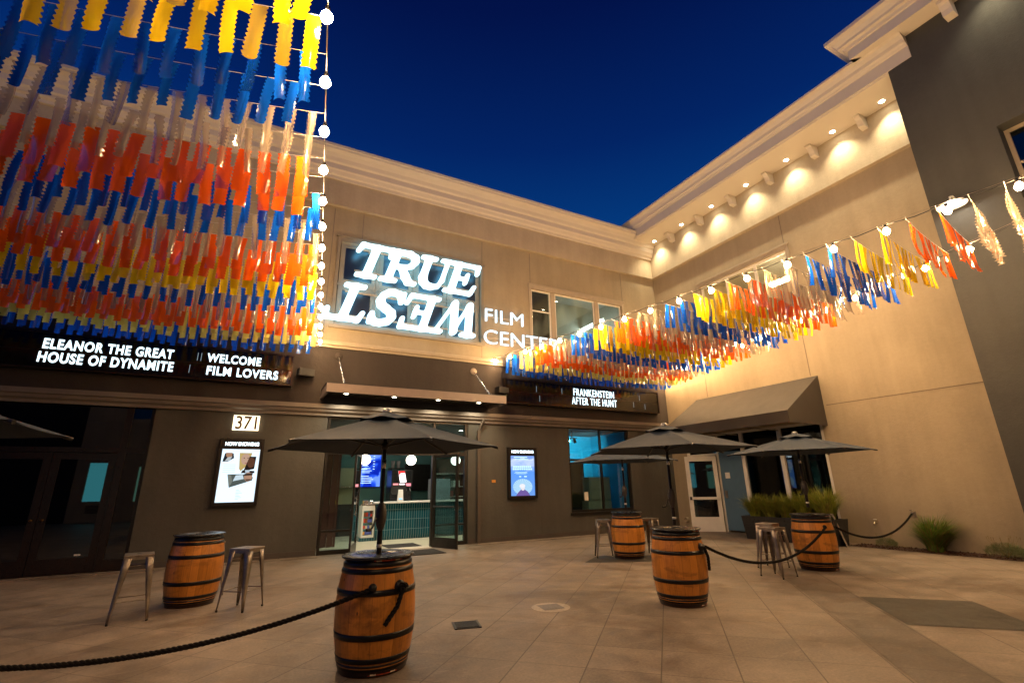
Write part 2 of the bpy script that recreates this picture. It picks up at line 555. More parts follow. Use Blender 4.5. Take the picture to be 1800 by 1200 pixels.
# inlaid light diamond tile
mb = MB()
dia = [(3.62 + 0.25 * math.cos(2 * PI * k / 28), 5.87 + 0.25 * math.sin(2 * PI * k / 28)) for k in range(28)]
mb.add([(x, y, 0.004) for x, y in dia], [tuple(range(28))])
tag(mb.build("paving_ring", paving("pale tile", (0.42, 0.36, 0.29), groove=False)), kind="structure")
mb = MB()
cx_, cy_ = 3.62, 5.87
mb.add([(cx_ + a, cy_ + b, 0.008) for a, b in ((0.16, 0.12), (-0.12, 0.16), (-0.16, -0.12), (0.12, -0.16))], [(0, 1, 2, 3)])
tag(mb.build("paving_inset", paving("grey tile", (0.16, 0.15, 0.15), groove=False)), kind="structure")
# drain
dr = thing("drain_grate", "small square black metal drain grate set flush in the paving", "drain", (2.37, 5.68, 0), R(-14))
mb = MB(); mb.box(-0.145, -0.145, 0.0, 0.145, 0.145, 0.006); mb.build("drain_pan", paint("drain dark", (0.004, 0.004, 0.004)), dr)
mb = MB()
for k in range(11):
    y = -0.12 + k * 0.024
    mb.box(-0.125, y - 0.006, 0.0085, 0.125, y + 0.006, 0.014)
for k in range(5):
    x = -0.12 + k * 0.06
    mb.box(x - 0.005, -0.14, 0.0065, x + 0.005, 0.14, 0.0083)
mb.box(-0.15, -0.15, 0.0, -0.126, 0.15, 0.012); mb.box(0.126, -0.15, 0.0, 0.15, 0.15, 0.012)
mb.build("grate", paint("grate", (0.045, 0.045, 0.05), 0.4, 0.5), dr)
for k, (x0, y0, x1, y1, lab) in enumerate(((3.15, 11.7, 4.35, 12.65, "large dark doormat lying outside the cinema doors"), (3.4, 13.4, 4.3, 14.3, "smaller dark doormat just inside the cinema doorway"))):
    mb = MB(); mb.bbox(x0, y0, 0.005, x1, y1, 0.016, 0.004)
    tag(mb.build("doormat", paint("mat", (0.022, 0.020, 0.019), 0.9, 0, 0.4, 40, 0.2, 0.6)), lab, "doormat", "doormats at the entrance")

# ------------------------------------------------------------------ cinema building, facade on y = 13.1
YA = 13.1
cin = thing("cinema_building", "two-storey cinema with dark ground floor, beige upper wall and pale cornice", "building", (0, YA, 0))
def C_(mb, name, mat, par=cin):
    o = mb.build(name, mat)
    o.parent = par
    o.matrix_parent_inverse = Matrix.Translation(-Vector(par.location)) if par is cin else Matrix()
    return o
XL = -14.0
XC = 13.5
UPW = [(1.49, 5.86, 5.79, 8.30), (7.74, 11.72, 6.25, 7.98)]
C_(wall_mesh("y", YA, 0.22, XL, XC, 0.0, 3.42, [(-8.0, -2.04, -0.0, 3.405), (1.58, 5.47, 0.0, 3.31), (8.97, 11.50, 0.68, 3.33)]), "lower_wall", M_LOW)
C_(wall_mesh("y", YA, 0.22, XL, XC, 3.42, 5.16, []), "sign_band", M_BAND)
C_(wall_mesh("y", YA, 0.22, XL, XC + 0.2, 5.16, 10.6, UPW), "upper_wall", M_UP)
# control joints: thin proud strips, darker than the wall
M_JNT = paint("joint", (0.20, 0.16, 0.12), 0.8)
for x in (-3.2, 1.25, 2.06, 5.90, 7.72, 11.78):
    mb = MB()
    z0_, z1_ = (5.32, 9.3)
    if x == 2.06: z0_, z1_ = 8.42, 9.3
    mb.box(x - 0.011, YA - 0.006, z0_, x + 0.011, YA - 0.001, z1_)
    C_(mb, "control_joint", M_JNT)
# frieze and cornice
mb = MB(); mb.box(XL, YA - 0.13, 9.36, XC - 0.15, YA - 0.001, 10.30)
C_(mb, "frieze", M_FRZ)
prof = [(-0.131, 10.16), (-0.19, 10.16), (-0.20, 10.24), (-0.26, 10.27), (-0.30, 10.36), (-0.34, 10.40), (-0.34, 10.56), (-0.37, 10.58), (-0.40, 10.60),
        (-0.44, 10.70), (-0.52, 10.79), (-0.62, 10.84), (-0.63, 10.90), (-0.66, 10.91), (-0.66, 10.99), (-0.60, 11.0), (0.3, 11.0), (0.3, 10.16)]
mb = MB(); mb.prism([(YA + a, b) for a, b in prof], XL, XC - 0.155, "x")
C_(mb, "cornice", M_CORN)
# belt course
prof = [(-0.001, 5.12), (-0.05, 5.12), (-0.06, 5.17), (-0.10, 5.19), (-0.11, 5.25), (-0.085, 5.27), (-0.085, 5.30), (-0.001, 5.33)]
mb = MB(); mb.prism([(YA + a, b) for a, b in prof], XL, XC - 0.002, "x")
C_(mb, "belt_course", M_FRZ)
# gutter
prof = [(-0.001, 3.30), (-0.06, 3.30), (-0.07, 3.36), (-0.13, 3.40), (-0.15, 3.46), (-0.19, 3.48), (-0.20, 3.58), (-0.185, 3.58), (-0.18, 3.52), (-0.001, 3.50)]
mb = MB(); mb.prism([(YA + a, b) for a, b in prof], XL, XC - 0.002, "x")
C_(mb, "gutter", M_GUT)
def downspout(x, z0, z1):
    mb = MB()
    mb.bbox(x - 0.045, YA - 0.10, z0, x + 0.045, YA - 0.02, z1 - 0.25, 0.01)
    mb.tube([(x, YA - 0.06, z1 - 0.27), (x + 0.05, YA - 0.09, z1 - 0.12), (x + 0.12, YA - 0.16, z1 + 0.06)], 0.042, 8)
    for z in (z0 + 0.5, z0 + 1.5, z1 - 0.45):
        mb.box(x - 0.06, YA - 0.106, z, x + 0.06, YA - 0.002, z + 0.035)
    return C_(mb, "downspout", paint("downspout paint", (0.085, 0.066, 0.052), 0.45))
downspout(5.78, 0.01, 3.33)
# base board
mb = MB()
for a, b in ((-2.03, 1.57), (5.48, 13.4)):
    mb.box(a, YA - 0.02, 0.0, b, YA - 0.002, 0.13)
C_(mb, "plinth", paint("plinth", (0.07, 0.055, 0.045), 0.7))

def win_frame(par, x0, x1, z0, z1, y, mat, xs=(), zs=(), t=0.06, d=0.07, name="window", pane=M_GLASS, matf=None):
    """framed window in a wall facing -y: frame object with a pane sub-part"""
    mb = MB()
    mb.box(x0, y, z0, x0 + t, y + d, z1); mb.box(x1 - t, y, z0, x1, y + d, z1)
    mb.box(x0 + t, y, z1 - t, x1 - t, y + d, z1); mb.box(x0 + t, y, z0, x1 - t, y + d, z0 + t)
    for x in xs: mb.box(x - t * 0.4, y + 0.004, z0 + t, x + t * 0.4, y + d - 0.004, z1 - t)
    for z in zs: mb.box(x0 + t, y + 0.008, z - t * 0.4, x1 - t, y + d - 0.008, z + t * 0.4)
    fr = C_(mb, name, mat)
    pb = MB(); pb.box(x0 + t, y + d * 0.45, z0 + t, x1 - t, y + d * 0.45 + 0.01, z1 - t)
    p = pb.build("pane", pane)
    p.parent = fr
    return fr
def win_trim(x0, x1, z0, z1, name="window_trim"):
    mb = MB()
    mb.box(x0 - 0.09, YA - 0.035, z1, x1 + 0.09, YA - 0.001, z1 + 0.13)
    mb.box(x0 - 0.12, YA - 0.06, z1 + 0.13, x1 + 0.12, YA - 0.001, z1 + 0.18)
    mb.box(x0 - 0.09, YA - 0.035, z0, x0, YA - 0.001, z1); mb.box(x1, YA - 0.035, z0, x1 + 0.09, YA - 0.001, z1)
    mb.box(x0 - 0.12, YA - 0.07, z0 - 0.1, x1 + 0.12, YA - 0.001, z0)
    C_(mb, name, M_TRIM)
# large grid of windows behind the sign: four sashes with muntins
x0, x1, z0, z1 = UPW[0]
M_TRIM0 = M_TRIM
M_TRIM = paint("sign window trim", (0.24, 0.20, 0.14), 0.6, var=0.06)
win_trim(x0, x1, z0, z1)
mw = (x1 - x0) / 4
zm = 7.02
for k in range(4):
    a = x0 + k * mw + 0.03; b = x0 + (k + 1) * mw - 0.03
    win_frame(cin, a, b, z0, zm - 0.04, YA + 0.07, M_TRIM, t=0.125, pane=M_SGLASS, name="window")
    win_frame(cin, a, b, zm + 0.04, z1, YA + 0.07, M_TRIM, t=0.125, pane=M_SGLASS, name="window")
mb = MB(); mb.box(x0, YA + 0.06, zm - 0.038, x1, YA + 0.16, zm + 0.038)
for k in range(1, 4): mb.box(x0 + k * mw - 0.028, YA + 0.05, z0, x0 + k * mw + 0.028, YA + 0.17, z1)
C_(mb, "window_mullion", M_TRIM)
M_TRIM = M_TRIM0
# right upper window: narrow hung sash, wide pane, lit narrow pane
x0, x1, z0, z1 = UPW[1]
win_trim(x0, x1, z0, z1)
win_frame(cin, 7.76, 8.55, z0, z1, YA + 0.06, M_WHT, zs=(7.22,), t=0.05)
win_frame(cin, 8.72, 10.45, z0, z1, YA + 0.06, M_WHT, t=0.05, pane=M_GLASS)
win_frame(cin, 10.62, 11.70, z0, z1, YA + 0.06, M_WHT, t=0.05)
mb = MB()
mb.box(8.55, YA + 0.03, z0, 8.72, YA + 0.2, z1); C_(mb, "window_mullion", M_TRIM); mb = MB(); mb.box(10.45, YA + 0.03, z0, 10.62, YA + 0.2, z1)
C_(mb, "window_mullion", M_TRIM)

# rooms behind the windows (part of the building)
def room(x0, x1, y0, y1, z0, z1, mats, name):
    mb = MB()
    mb.quad((x0, y1, z0), (x1, y1, z0), (x1, y1, z1), (x0, y1, z1), 0)
    mb.quad((x0, y0, z0), (x0, y1, z0), (x0, y1, z1), (x0, y0, z1), 1)
    mb.quad((x1, y0, z0), (x1, y0, z1), (x1, y1, z1), (x1, y1, z0), 1)
    mb.quad((x0, y0, z1), (x0, y1, z1), (x1, y1, z1), (x1, y0, z1), 2)
    mb.quad((x0, y0, z0), (x1, y0, z0), (x1, y1, z0), (x0, y1, z0), 3)
    return C_(mb, name, mats)
def W(n, c, r=0.8): return paint(n, c, r, 0, 0.06, 1.5)
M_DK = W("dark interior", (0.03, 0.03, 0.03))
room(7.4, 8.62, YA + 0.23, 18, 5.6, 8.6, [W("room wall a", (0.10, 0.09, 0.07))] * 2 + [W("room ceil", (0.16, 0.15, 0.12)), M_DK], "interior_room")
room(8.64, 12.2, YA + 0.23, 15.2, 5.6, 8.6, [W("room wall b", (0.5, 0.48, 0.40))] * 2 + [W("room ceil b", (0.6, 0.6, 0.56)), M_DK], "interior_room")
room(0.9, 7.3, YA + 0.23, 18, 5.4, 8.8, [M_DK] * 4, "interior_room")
def lamp_obj(name, kind, loc, energy, col, par, size=0.1, spot=None, rot=None, blend=0.6):
    d = bpy.data.lights.new(name, kind)
    d.energy = energy; d.color = col
    if kind in ("POINT", "SPOT"): d.shadow_soft_size = size
    if kind == "AREA": d.size = size
    if spot: d.spot_size = spot; d.spot_blend = blend
    o = bpy.data.objects.new(name, d)
    o.location = loc
    if rot: o.rotation_euler = rot
    link(o, par)
    return o
def tube_lamp(a, b, r, label, e=25, col=(0.95, 1.0, 1.0)):
    t = thing("tube_lamp", label, "lamp", a)
    A_, B_ = Vector((0, 0, 0)), Vector(b) - Vector(a)
    mb = MB(); mb.tube([A_, B_], r, 10); mb.build("lamp_tube", emit("tube glow", col, e), t)
    mb = MB(); mb.box(min(A_.x, B_.x) - 0.05, min(A_.y, B_.y) - 0.06, r + 0.01, max(A_.x, B_.x) + 0.05, max(A_.y, B_.y) + 0.06, r + 0.05); mb.build("lamp_housing", M_WHT, t)
    return t
tube_lamp((11.3, 13.75, 7.55), (11.3, 15.1, 7.55), 0.06, "bright white tube lamp inside the right pane of the cinema's upper window", 18)
for x, y, z in ((8.12, 15.2, 7.75), (7.95, 14.9, 7.28)):
    mb = MB(); mb.lathe([(0.0, 0.045), (0.035, 0.03), (0.045, 0), (0.035, -0.03), (0, -0.045)], 12)
    tag(mb.build("ceiling_spotlight", emit("spot glow", (1, 0.95, 0.8), 20), loc=(x, y, z)), "small bright lamp seen in the %s half of the narrow upstairs sash" % ("upper" if z > 7.5 else "lower"), "lamp", "lamps in the narrow upstairs sash")

# ------------------------------------------------------------------ ground floor interior
M_TEALW = W("teal wall", (0.11, 0.27, 0.27))
M_FLOOR = paint("lobby floor", (0.42, 0.40, 0.30), 0.35, 0, 0.08, 2)
mb = MB()
room(1.0, 7.2, YA + 0.23, 18.2, 0.004, 3.30, [M_TEALW, M_TEALW, W("lobby ceiling", (0.10, 0.10, 0.10)), M_FLOOR], "lobby")
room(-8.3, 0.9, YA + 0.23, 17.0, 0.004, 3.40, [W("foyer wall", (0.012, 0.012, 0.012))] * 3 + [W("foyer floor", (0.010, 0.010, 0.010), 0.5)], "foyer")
room(8.5, 12.2, YA + 0.23, 16.2, 0.004, 3.38, [W("blue room wall", (0.03, 0.30, 0.42))] * 2 + [M_DK, M_DK], "screening_lounge")
# pale threshold slab at the doorway
mb = MB(); mb.box(2.50, YA - 0.12, 0.0, 4.42, YA + 0.30, 0.012); C_(mb, "threshold", paint("threshold", (0.5, 0.45, 0.36), 0.5))

# entrance frame and doors
FB = paint("bronze frame", (0.030, 0.026, 0.022), 0.35, 0.5, 0.2)
mb = MB()
yf, yd = YA + 0.03, YA + 0.13
for a, b in ((1.60, 1.66), (2.43, 2.50), (4.42, 4.49), (5.38, 5.46)):
    mb.box(a, yf, 0.0, b, yd, 3.30)
for a, b in ((1.66, 2.43), (2.50, 4.42), (4.49, 5.38)):
    mb.box(a, yf + 0.003, 2.36, b, yd - 0.003, 2.46); mb.box(a, yf + 0.003, 3.24, b, yd - 0.003, 3.30)
for a, b in ((1.66, 2.43), (4.49, 5.38)):
    mb.box(a, yf + 0.003, 0.0, b, yd - 0.003, 0.10); mb.box(a, yf + 0.003, 0.50, b, yd - 0.003, 0.55)
mb.box(3.44, yf + 0.006, 2.46, 3.49, yd - 0.006, 3.24)
ef = C_(mb, "entrance_frame", FB)
for a, b, z0_, z1_ in ((1.66, 2.43, 0.55, 2.36), (1.66, 2.43, 0.10, 0.50), (4.49, 5.38, 0.55, 2.36), (4.49, 5.38, 0.10, 0.50), (1.66, 2.43, 2.46, 3.24), (2.50, 3.44, 2.46, 3.24), (3.49, 4.42, 2.46, 3.24), (4.49, 5.38, 2.46, 3.24)):
    pb = MB(); pb.box(a, yf + 0.045, z0_, b, yf + 0.053, z1_)
    p = pb.build("pane", M_GLASS); p.parent = ef
def leaf(par, mat, L, H, st, bot, mid=None, name="door", glassm=M_GLASS, bar=None, top=None):
    """glazed door leaf along +x from its hinge, thickness in y"""
    mb = MB(); t = 0.022
    top = top or st
    mb.box(0, -t, 0.01, st, t, H); mb.box(L - st, -t, 0.01, L, t, H)
    mb.box(st, -t + 0.001, H - top, L - st, t - 0.001, H); mb.box(st, -t + 0.001, 0.01, L - st, t - 0.001, bot)
    if mid: mb.box(st, -t + 0.001, mid - 0.045, L - st, t - 0.001, mid + 0.045)
    d = mb.build(name, mat); d.parent = par
    pb = MB(); pb.box(st, -0.004, bot, L - st, 0.004, H - top); p = pb.build("pane", glassm); p.parent = d
    return d
dL = leaf(cin, FB, 0.94, 2.35, 0.075, 0.26); dL.location = (2.47, 13.03 - YA, 0); dL.rotation_euler = (0, 0, R(-108))
dR = leaf(cin, FB, 0.94, 2.35, 0.075, 0.26); dR.location = (4.44, 13.03 - YA, 0); dR.rotation_euler = (0, 0, R(-67))
for d, sgn in ((dL, -1), (dR, -1)):
    mb = MB(); mb.tube([(0.08, -0.07, 1.02), (0.86, -0.07, 1.02)], 0.02, 8); mb.box(0.10, -0.07, 1.0, 0.14, -0.02, 1.04); mb.box(0.80, -0.07, 1.0, 0.84, -0.02, 1.04)
    h = mb.build("push_bar", M_BLKS); h.parent = d
    mb = MB(); mb.tube([(0.80, 0.06, 0.9), (0.80, 0.06, 1.35)], 0.014, 8); mb.box(0.79, 0.02, 0.93, 0.81, 0.06, 0.96); mb.box(0.79, 0.02, 1.29, 0.81, 0.06, 1.32)
    h = mb.build("handle", M_STEEL); h.parent = d
# left storefront: dark wood doors and sidelights
mb = MB(); yf = YA + 0.05; yd = YA + 0.15
for a, b in ((-8.0, -7.9), (-4.78, -4.66), (-2.56, -2.44), (-2.11, -2.04), (-6.4, -6.3)):
    mb.box(a, yf, 0.0, b, yd, 3.42)
for a, b in ((-7.9, -6.4), (-6.3, -4.78), (-4.66, -2.56), (-2.44, -2.11)):
    mb.box(a, yf + 0.004, 2.33, b, yd - 0.004, 2.43); mb.box(a, yf + 0.004, 3.34, b, yd - 0.004, 3.42)
    if not a == -4.66: mb.box(a, yf + 0.004, 0.0, b, yd - 0.004, 0.22)
sf = C_(mb, "storefront_frame", M_WOODF)
for a, b in ((-7.9, -6.4), (-6.3, -4.78), (-4.66, -2.56), (-2.44, -2.11)):
    for z0_, z1_ in ((0.22, 2.33), (2.43, 3.34)):
        if a == -4.66 and z0_ < 1: continue
        pb = MB(); pb.box(a, yf + 0.05, z0_, b, yf + 0.06, z1_); p = pb.build("pane", M_SFGLASS); p.parent = sf
for hx, rz in ((-4.655, 0), (-2.565, PI)):
    d = leaf(cin, M_WOODF, 1.04, 2.32, 0.13, 0.30, glassm=M_SFGLASS); d.location = (hx, 0.09, 0); d.rotation_euler = (0, 0, rz)
    s_ = -1 if rz == 0 else 1
    mb = MB(); mb.lathe([(0.0, 0.03), (0.022, 0.02), (0.026, 0.0), (0.012, -0.02), (0.012, -0.04)], 12, M=Matrix.Translation((0.96, s_ * 0.05, 1.02)) @ Matrix.Rotation(R(90) * s_, 4, "X"))
    h = mb.build("knob", paint("brass", (0.7, 0.42, 0.18), 0.3, 1.0)); h.parent = d
mb = MB(); mb.box(-2.92, yf + 0.025, 0.33, -2.82, yf + 0.0265, 0.36)
o = C_(mb, "door_sticker", M_WHT)
# teal window
win_frame(cin, 8.97, 11.50, 0.68, 3.33, YA + 0.05, FB, xs=(10.30,), zs=(2.28,), t=0.07, d=0.09)
mb = MB(); mb.box(8.93, YA - 0.05, 0.60, 11.54, YA + 0.04, 0.678); C_(mb, "window_sill", FB)
# things in that room
t = thing("spotlight_cluster", "small black twin spotlights hanging inside the turquoise lit window", "lamp", (9.95, 14.3, 3.05))
for dx, rx in ((-0.16, 0.5), (0.14, -0.3)):
    mb = MB(); mb.lathe([(0.0, 0.16), (0.05, 0.15), (0.055, 0.0), (0.045, 0.0), (0.0, 0.01)], 14, M=Matrix.Translation((dx, 0, -0.12)) @ Matrix.Rotation(rx, 4, "Y")); mb.build("lamp_can", M_BLK, t)
mb = MB(); mb.tube([(-0.22, 0, 0.05), (0.22, 0, 0.05)], 0.015, 8); mb.tube([(0, 0, 0.05), (0, 0, 0.32)], 0.012, 8); mb.build("lamp_track", M_BLK, t)
mb = MB(); mb.lathe([(0, -0.13), (0.04, -0.125), (0.04, -0.115), (0, -0.11)], 12, M=Matrix.Translation((-0.16, 0, 0)) ); mb.build("lamp_lens", emit("lens", (1, 0.95, 0.85), 18), t)
lamp_obj("lounge_spot", "SPOT", (-0.15, -0.1, -0.05), 650, (0.10, 0.72, 1.0), t, 0.08, R(110), (R(88), 0, R(20)), 0.9)
lamp_obj("lounge_spot", "SPOT", (1.1, 0.0, -0.05), 330, (0.30, 0.85, 1.0), t, 0.08, R(100), (R(88), 0, R(-8)), 0.9)
mb = MB(); mb.box(8.6, 14.6, 0.006, 10.6, 14.68, 2.25); mb.box(9.0, 14.58, 0.1, 9.05, 14.598, 2.1); mb.box(9.8, 14.58, 0.1, 9.85, 14.598, 2.1); mb.box(9.05, 14.58, 2.05, 9.8, 14.598, 2.1)
tag(mb.build("room_divider", W("divider", (0.006, 0.02, 0.028))), "dark partition standing inside the turquoise window, below the lamps", "partition")
t = thing("storage_cabinet", "pale two-door cabinet stack behind the right pane of the turquoise window", "cabinet", (10.95, 14.2, 0.006))
mb = MB(); mb.bbox(-0.5, 0, 0, 0.5, 0.5, 0.95, 0.01); mb.bbox(-0.42, 0.02, 0.96, 0.5, 0.5, 1.75, 0.01); mb.build("cabinet_body", W("cab", (0.42, 0.5, 0.45)), t)
for z0_, z1_ in ((0.05, 0.90), (1.0, 1.32), (1.36, 1.7)):
    mb = MB(); mb.bbox(-0.38, -0.02, z0_, 0.46, -0.002, z1_, 0.006); mb.build("cabinet_door", W("cab", (0.45, 0.53, 0.48)), t)
mb = MB(); mb.box(9.55, YA + 0.085, 1.02, 9.70, YA + 0.088, 1.28)
tag(mb.build("window_notice", M_WHT), "small white paper notice taped inside the turquoise window", "notice")

# ---- concession lobby
M_TILE = None
g = NG("teal tile")
co = g.coord()
bk = g.n("TexBrick"); bk.offset = 0.0
mp = g.n("Mapping"); mp.inputs["Scale"].default_value = (1, 1, 1); mp.inputs["Rotation"].default_value = (R(90), 0, 0)
g.l(co, mp.inputs["Vector"]); g.l(mp.outputs[0], bk.inputs["Vector"])
bk.inputs["Color1"].default_value = (0.002, 0.040, 0.058, 1); bk.inputs["Color2"].default_value = (0.003, 0.062, 0.085, 1)
bk.inputs["Mortar"].default_value = (0.16, 0.24, 0.26, 1)
for k, v in (("Scale", 1.0), ("Mortar Size", 0.005), ("Brick Width", 0.075), ("Row Height", 0.29), ("Mortar Smooth", 0.1), ("Bias", 0.0)):
    bk.inputs[k].default_value = v
M_TILE = g.surf(g.pbr(bk.outputs["Color"], 0.16, 0, g.bump(bk.outputs["Fac"], -0.3, 0.004)))
ctr = thing("concession_counter", "long counter faced in tall teal tiles with a pale stone top", "counter", (3.5, 15.6, 0.006))
mb = MB(); mb.box(0, 0, 0.10, 3.4, 0.7, 1.045); mb.build("tiled_front", M_TILE, ctr)
mb = MB(); mb.box(-0.45, 0.02, 0.0, 3.4, 0.7, 0.098); mb.build("base", M_TILE, ctr)
mb = MB(); mb.bbox(-0.08, -0.06, 1.048, 3.45, 0.76, 1.095, 0.008); mb.build("counter_top", W("stone", (0.62, 0.60, 0.56), 0.3), ctr)
dc = thing("display_case", "white framed snack case with coloured packets at the counter's left end", "display case", (3.10, 15.62, 0.006))
mb = MB()
for a, b, c, d in ((0, 0.05, 0.10, 1.0), (0.33, 0.38, 0.10, 1.0), (0.05, 0.33, 0.10, 0.16), (0.05, 0.33, 0.86, 1.0)):
    mb.box(a, 0, c, b, 0.5, d)
mb.build("case_frame", W("case white", (0.7, 0.68, 0.62)), dc)
for i in range(4):
    z = 0.18 + i * 0.17
    mb = MB(); mb.box(0.05, 0.03, z - 0.012, 0.33, 0.48, z); mb.build("shelf", M_STEEL, dc)
    for j in range(4):
        cc = random.choice([(0.6, 0.05, 0.03), (0.75, 0.4, 0.05), (0.08, 0.12, 0.45), (0.6, 0.55, 0.4), (0.3, 0.1, 0.03)])
        mb = MB(); mb.bbox(0.06 + j * 0.066, 0.05, z + 0.002, 0.118 + j * 0.066, 0.12, z + random.uniform(0.08, 0.13), 0.004); mb.build("snack_packet", W("packet", cc, 0.4), dc)
t = thing("nacho_warmer", "small chrome warmer standing on the white snack case", "warmer", (3.12, 15.64, 1.012))
mb = MB(); mb.bbox(0.0, 0, 0, 0.36, 0.36, 0.05, 0.01); mb.bbox(0.03, 0.03, 0.051, 0.16, 0.3, 0.15, 0.01); mb.lathe([(0.06, 0.05), (0.065, 0.13), (0.03, 0.15), (0, 0.15)], 14, M=Matrix.Translation((0.27, 0.15, 0))); mb.build("warmer_body", M_STEEL, t)
def globe(x, y, z, r, label):
    t = thing("pendant_globe", label, "pendant lamp", (x, y, z), 0, "globe pendants in the lobby")
    pr = [(r * math.sin(PI * k / 14), -r * math.cos(PI * k / 14)) for k in range(15)]
    mb = MB(); mb.lathe(pr, 24); mb.build("lamp_globe", emit("globe glow", (1.0, 0.90, 0.72), 6.0), t)
    mb = MB(); mb.tube([(0, 0, r), (0, 0, 3.28 - z)], 0.008, 6); mb.lathe([(0.03, r - 0.005), (0.03, r + 0.04), (0.0, r + 0.05)], 10); mb.build("cord", M_BLK, t)
globe(3.28, 16.6, 2.42, 0.17, "white globe pendant in front of the blue menu screen")
globe(4.82, 16.6, 2.42, 0.17, "white globe pendant in the middle of the lobby doorway")
globe(6.45, 16.6, 2.42, 0.17, "white globe pendant seen through the glass right of the open door")
globe(1.75, 16.6, 2.42, 0.17, "white globe pendant at the far left of the lobby")
for x in (2.6, 4.4, 6.0):
    t = thing("recessed_downlight", "recessed ceiling light over the concession counter", "ceiling light", (x, 15.0, 3.29), 0, "recessed lights in the lobby ceiling")
    mb = MB(); mb.lathe([(0.0, 0.0), (0.07, 0.0)], 16); mb.build("lens", emit("ceil lens", (1, 0.86, 0.66), 30), t)
    mb = MB(); mb.lathe([(0.07, 0.0), (0.095, -0.008), (0.1, 0.004)], 16); mb.build("trim_ring", M_BLK, t)
    lamp_obj("downlight", "SPOT", (0, 0, -0.03), 240, (1, 0.88, 0.68), t, 0.06, R(120))
g = NG("menu screen")
co = g.coord("Object")
nz = g.noise(co, 2.2, 2, 0.5, 0.6)
col = g.ramp(nz, (0.42, (0.004, 0.02, 0.42)), (0.5, (0.02, 0.10, 0.85)), (0.56, (0.16, 0.32, 1.0)))
em = g.n("Emission"); g.l(col, em.inputs[0]); em.inputs[1].default_value = 1.1
M_MENU = g.surf(em.outputs[0])
t = thing("menu_screen", "tall blue glowing menu screen on the lobby's back wall", "screen", (3.42, 18.1, 1.57))
mb = MB(); mb.box(0, 0, 0, 0.72, 0.015, 1.1); mb.build("display", M_MENU, t)
mb = MB(); mb.box(-0.02, 0.016, -0.02, 0.74, 0.06, 1.12); mb.build("screen_case", M_BLK, t)
mb = MB()
for k in range(14):
    z = 0.12 + k * 0.06 if k < 9 else 0.62 + (k - 9) * 0.085
    if k in (5,): continue
    mb.box(0.06 if k % 4 else 0.02, -0.004, z, 0.06 + random.uniform(0.18, 0.42), -0.001, z + 0.016)
for k in range(6): mb.box(0.44, -0.004, 0.6 + 0.09 * k, 0.50, -0.001, 0.62 + 0.09 * k)
mb.build("menu_lines", emit("menu text", (0.6, 0.85, 1), 1.6), t)
t = thing("cup_shelf", "black wall shelf holding two clear glasses", "shelf", (4.42, 18.0, 2.18))
mb = MB(); mb.box(0, 0, 0, 0.55, 0.18, 0.03); mb.box(0.1, 0.14, -0.08, 0.13, 0.18, 0); mb.box(0.42, 0.14, -0.08, 0.45, 0.18, 0); mb.build("shelf_board", M_BLK, t)
for dx, side in ((0.16, "left"), (0.36, "right")):
    mb = MB(); mb.lathe([(0, 0.004), (0.05, 0.0), (0.075, 0.25), (0.07, 0.25), (0.045, 0.02)], 14)
    tag(mb.build("drinking_glass", W("cup", (0.45, 0.42, 0.42), 0.3), loc=(4.42 + dx, 18.09, 2.212)), "%s tumbler of the pair on the black lobby shelf" % side, "glass", "glasses on the lobby shelf")
t = thing("soda_machine", "black drinks dispenser with a lit red and white panel", "drinks machine", (4.28, 17.0, 1.10))
mb = MB(); mb.bbox(0, 0.15, 0, 0.75, 0.7, 1.0, 0.02); mb.bbox(0.0, 0.0, 0.42, 0.75, 0.2, 1.0, 0.02); mb.box(0, 0, 0, 0.75, 0.15, 0.05); mb.build("machine_body", M_BLKS, t)
mb = MB(); mb.prism([(0.30, 0.60), (0.52, 0.60), (0.44, 0.97), (0.22, 0.97)], -0.012, -0.002, "y"); mb.build("lit_panel", emit("soda lit", (1.0, 0.85, 0.85), 2.5), t)
mb = MB(); mb.prism([(0.25, 0.83), (0.31, 0.90), (0.46, 0.90), (0.44, 0.97), (0.22, 0.97)], -0.02, -0.013, "y"); mb.build("panel_stripe", emit("soda red", (0.9, 0.05, 0.05), 1.2), t)
for k, c in enumerate(((0.9, 0.3, 0.3), (1, 0.9, 0.9), (0.9, 0.25, 0.3))):
    mb = MB(); mb.box(0.06 + k * 0.22, -0.012, 0.47, 0.24 + k * 0.22, -0.002, 0.56); mb.build("flavour_button", emit("flav", c, 1.6), t)
for k in range(5):
    mb = MB(); mb.tube([(0.1 + k * 0.14, -0.0, 0.30), (0.1 + k * 0.14, 0.06, 0.42)], 0.02, 8); mb.build("nozzle", M_STEEL, t)
t = thing("wall_television", "large unlit black screen on the lobby's back wall", "television", (5.02, 18.06, 1.4))
mb = MB(); mb.bbox(0, 0, 0, 0.98, 0.05, 0.95, 0.01); mb.build("screen_case", M_BLK, t)
mb = MB(); mb.box(0.02, -0.003, 0.02, 0.96, -0.001, 0.93); mb.build("display", M_BLKS, t)
t = thing("popcorn_machine", "grey steel popcorn cabinet with red knobs on the counter's right", "popcorn machine", (5.42, 16.0, 1.102))
mb = MB(); mb.bbox(0, 0, 0, 0.62, 0.5, 0.68, 0.015); mb.build("cabinet_body", paint("pop steel", (0.40, 0.46, 0.50), 0.3, 0.7), t)
for dx in (0.1, 0.42):
    mb = MB(); mb.lathe([(0.03, 0.0), (0.03, 0.04), (0, 0.045)], 12); o = mb.build("knob", M_TAPE_R, t); o.location = (dx, 0.1, 0.681)
t = thing("payment_kiosk", "white card terminal with a black monitor on the counter", "kiosk", (4.28, 15.75, 1.102))
mb = MB(); mb.prism([(-0.1, 0.0), (0.1, 0.0), (0.07, 0.36), (-0.07, 0.36)], 0.0, 0.04, "y"); mb.build("terminal", W("kiosk", (0.75, 0.75, 0.72), 0.4), t)
